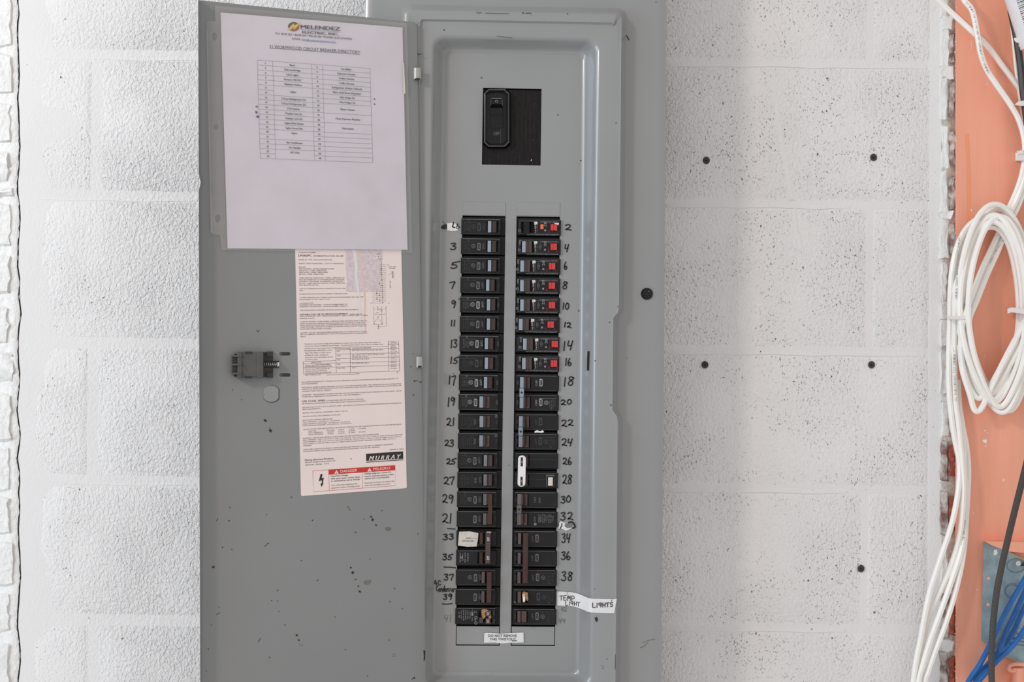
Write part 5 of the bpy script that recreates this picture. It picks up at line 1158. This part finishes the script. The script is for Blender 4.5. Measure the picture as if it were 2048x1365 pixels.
tag(cable([(1866, -18, .012), (1878, 0, .012), (1902, 24, .012), (1925, 45, .014), (1950, 68, .018), (1975, 92, .012), (2005, 132, .010), (2030, 165, .010), (2048, 190, .010), (2070, 222, .010)], RC*.95).build('white_cable', origin=FB(1875, 0, .012), smooth=True), 'straight white cable crossing the top right corner diagonally', 'cable')
pts = [(1918, -20, .014), (1930, 2, .016), (1943, 18, .02), (1950, 42, .024), (1956, 75, .028), (1962, 108, .026), (1974, 140, .022), (1995, 172, .02), (2018, 205, .02), (2036, 236, .02), (2047, 270, .02), (2050, 305, .02), (2045, 345, .02), (2034, 380, .018), (2020, 412, .014), (2004, 446, .012)]
curv = tag(cable(pts, RC).build('white_cable', origin=FB(1930, 0, .016), smooth=True), 'curving white printed cable that bends down to the top of the coil', 'cable')
mb = MB().use('cable_print'); cable_text(mb, [(1931, 3), (1944, 20), (1951, 44), (1957, 77), (1963, 109), (1975, 141), (1996, 173), (2018, 205)], "CERTIFIED CMR 24 AWG 4PR 75C COMPLIANT ETL VERIFIED", .0325); mb.build('printed_legend', curv)
tag(cable([(2020, 20, .010), (2023, 45, .010), (2027, 90, .010), (2033, 150, .010), (2041, 205, .010), (2055, 280, .010)], RC*.55).build('white_cable', origin=FB(2023, 45, .01), smooth=True), 'thin white cable beside the black cable at the top right', 'cable')
bc = cable([(2022, 20, .022), (2027, 45, .022), (2034, 80, .022), (2041, 130, .022), (2046, 180, .022), (2054, 240, .022), (2075, 400, .022), (2110, 600, .022)], .0048, 'cable_black')
tag(bc.build('black_cable', origin=FB(2030, 60, .02), smooth=True), 'short black cable at the top right edge under the barcode tag', 'cable')
# barcode tag wrapped on a pipe
tg = thing('barcode_tag', 'white wrapped barcode tag at the top right corner', 'tag', FB(2045, 60, .03))
a3, b3 = FB(2024, -40, .036), FB(2066, 92, .036)
MB().use('tape_white').tube([a3, a3+(b3-a3)*.5, b3], .0165, 16).build('wrap', tg, smooth=True)
mb = MB().use('ink'); 
def TQ(s, t, o=0):                       # s across -1..1, t along 0..1 on the tag cylinder
    ax = (b3-a3); p = a3+ax*t; e = Vector((ax.z, 0, -ax.x)).normalized()*(-1)
    if e.x < 0: e = -e
    a = s*1.1; return p+e*.0166*math.sin(a)+Vector((0, -1, 0))*.0168*math.cos(a)
for i in range(15):
    t = .30+i*.027; wd = (.004, .008, .012)[i*7 % 3]
    mb.add([TQ(s_, t) for s_ in (-.55, -.2, .2, .6)]+[TQ(s_, t+wd) for s_ in (-.55, -.2, .2, .6)], [(0, 1, 5, 4), (1, 2, 6, 5), (2, 3, 7, 6)])
for i in range(4):
    t = .76+i*.035; mb.add([TQ(s_, t) for s_ in (-.4, 0, .35)]+[TQ(s_, t+.012) for s_ in (-.4, 0, .35)], [(0, 1, 4, 3), (1, 2, 5, 4)])
mb.build('barcode', tg, label='black barcode bars')
mb = MB().use('chip_white')
for q in ([(2028, 76), (2040, 74), (2048, 80), (2042, 86), (2032, 85), (2028, 80)], [(2036, 92), (2046, 88), (2044, 94)], [(2022, 36), (2029, 41), (2026, 44)], [(2021, 28), (2028, 30), (2030, 38), (2024, 37)]): mb.prism(FB, q, .034, .0365, .5)
mb.build('torn_end', tg, label='torn white paper bits')
# zip ties and clips
def ztie(name, F, pts, w, o0, o1, lab, cat='cable tie'):
    mb = MB().use('zip_nylon'); 
    for (a, b) in zip(pts[:-1], pts[1:]): mb.prism(F, [(a[0], a[1]-w), (b[0], b[1]-w), (b[0], b[1]+w), (a[0], a[1]+w)], o0, o1, .6)
    return tag(mb.build(name, origin=F(pts[0][0], pts[0][1], o0)), lab, cat)
ztie('zip_tie', FB, [(1894, 635), (1910, 636), (1945, 634)], 3.6, .006, .0455, 'translucent white zip tie around the left side of the coil')
ztie('zip_tie', FB, [(2015, 623), (2023, 620), (2060, 625)], 5, .008, .0475, 'white zip tie around the right side of the coil')
mb = MB().use('zip_nylon'); mb.box(FB, 2031, 305, 2050, 322, 0, .028, 2); mb.prism(FB, [(2033, 302), (2048, 300), (2048, 308), (2036, 309)], .02, .03, 1)
tag(mb.build('cable_clip', origin=FB(2040, 313, 0)), 'small white plastic cable clip above the coil', 'cable clip')
mb = MB().use('zip_nylon'); mb.prism(FB, [(2029, 210), (2036, 203), (2050, 201), (2060, 206), (2060, 212), (2040, 212)], .002, .030, 1)
tag(mb.build('cable_clip', origin=FB(2040, 207, 0)), 'white cable clip at the right edge under the black cable', 'cable clip')

# ------------------------------------------------------------------ junction box, braided hose, blue cables, pipe
jb = thing('junction_box', 'galvanised steel junction box at the lower right edge of the coral board', 'junction box', FB(2010, 1300, 0))
mb = MB().use('galvanised'); mb.prism(FB, [(1967, 1084), (2000, 1096), (2048, 1121), (2120, 1150), (2120, 1345), (2048, 1331), (2018, 1317), (1976, 1291), (1963, 1283)], .001, .006)
mb.build('bracket_plate', jb)
mb = MB().use('galv_edge'); mb.stroke(FB, [(1964, 1283), (1976, 1291), (2018, 1317), (2048, 1331)], 1.3, .0062); mb.stroke(FB, [(2000, 1096.5), (2025, 1109), (2048, 1120)], 1.6, .0064); mb.build('cut_edge', jb, label='yellowish cut edges')
mb = MB().use('latch_dark')
for rr in (12, 14.5): mb.ring(FB, 2024, 1183, rr, rr+.5, .0063, 28, 1.05)
for rr in (17, 19): mb.ring(FB, 2032, 1132, rr, rr+.5, .0063, 28, .75)
mb.ring(FB, 2050, 1240, 20, 20.6, .0063, 28)
mb.use('galvanised').prism(FB, circ(2024, 1183, 11, 11.5, 20), .006, .0070, .8); mb.build('knockout', jb)
for x, y in ((1976.5, 1157.5), (1976, 1210)): MB().use('coral').ring(FB, x, y, .1, 3.6, .0064, 14).build('hole', jb)
MB().use('white_plastic').prism(FB, [(1988, 1100), (1994, 1099), (1996, 1107), (1992, 1112), (1987, 1110)], .006, .0095, .8).build('tab', jb)
mb = MB().use('coral'); mb.prism(FB, [(1968, 1083), (2060, 1085), (2060, 1108), (2018, 1104), (1985, 1092)], .001, .024, .5); mb.build('top_ledge', jb, label='paint-splashed top ledge')
mb = MB().use('cream'); mb.prism(FB, circ(2037, 1128, 5.5, 5.5, 12), .005, .014, 1.5); mb.use('latch_dark').box(FB, 2040, 1127, 2060, 1133, .006, .012, .5); mb.build('screw', jb)
mb = MB().use('galvanised')
for i in range(4): mb.tube([FB(2015+i*2, 1300-i*9, .010), FB(2030, 1293-i*7, .014), FB(2065, 1296-i*7, .012)], .0018, 6)
mb.build('wire_strand', jb, smooth=True)
tag(cable([(2056, 915, .05), (2045, 960, .052), (2030, 1020, .054), (2016, 1078, .055), (2003, 1135, .054), (1993.5, 1185, .052), (1987, 1240, .050), (1983.5, 1300, .048), (1983, 1340, .048), (1984, 1375, .048), (1990, 1500, .048)], .0044, 'braid', 10, 8).build('braided_cable', origin=FB(1984, 1375, .048), smooth=True), 'dark grey braided cable curving down across the junction box', 'cable')
for k, (pts, l) in enumerate((([(2062, 1135, .03), (2046, 1165, .032), (2028, 1195, .034), (2008, 1232, .034), (1990, 1268, .032), (1974, 1302, .03), (1957, 1334, .03), (1944, 1352, .03), (1932, 1375, .03)], 'uppermost'), ([(2056, 1170, .022), (2040, 1205, .024), (2024, 1240, .024), (2010, 1270, .022), (2000, 1300, .022), (1984, 1324, .02), (1962, 1342, .02), (1944, 1362, .02)], 'second'),
                               ([(2060, 1195, .016), (2044, 1225, .016), (2028, 1262, .016), (2012, 1288, .014), (1992, 1310, .014), (1970, 1338, .012), (1952, 1372, .012)], 'third'), ([(2064, 1235, .034), (2044, 1268, .036), (2022, 1296, .038), (1996, 1321, .036), (1972, 1346, .034), (1950, 1372, .034)], 'lowest'))):
    tag(cable(pts, .0038, 'cable_blue', 8).build('blue_cable', origin=FB(*pts[-1]), smooth=True), l+' of the blue cables running down left from the junction box', 'cable', 'blue cables at the junction box')
pp = thing('pipe', 'coral painted pipe below the junction box at the bottom right corner', 'pipe', FB(2036, 1365, .01))
MB().use('coral').tube([FB(2036, 1335, .012), FB(2036, 1370, .012), FB(2036, 1450, .012)], .0085, 14).build('stem', pp, smooth=True)
MB().use('coral').tube([FB(*p) for p in catmull([(2048, 1330, .018), (2030, 1329, .018), (2018, 1333, .018), (2019, 1341, .018), (2028, 1342, .018), (2030, 1337, .018)], 5)], .0028, 8).build('hook', pp, smooth=True)

for o in ALL:
    if '_o' in o: del o['_o']
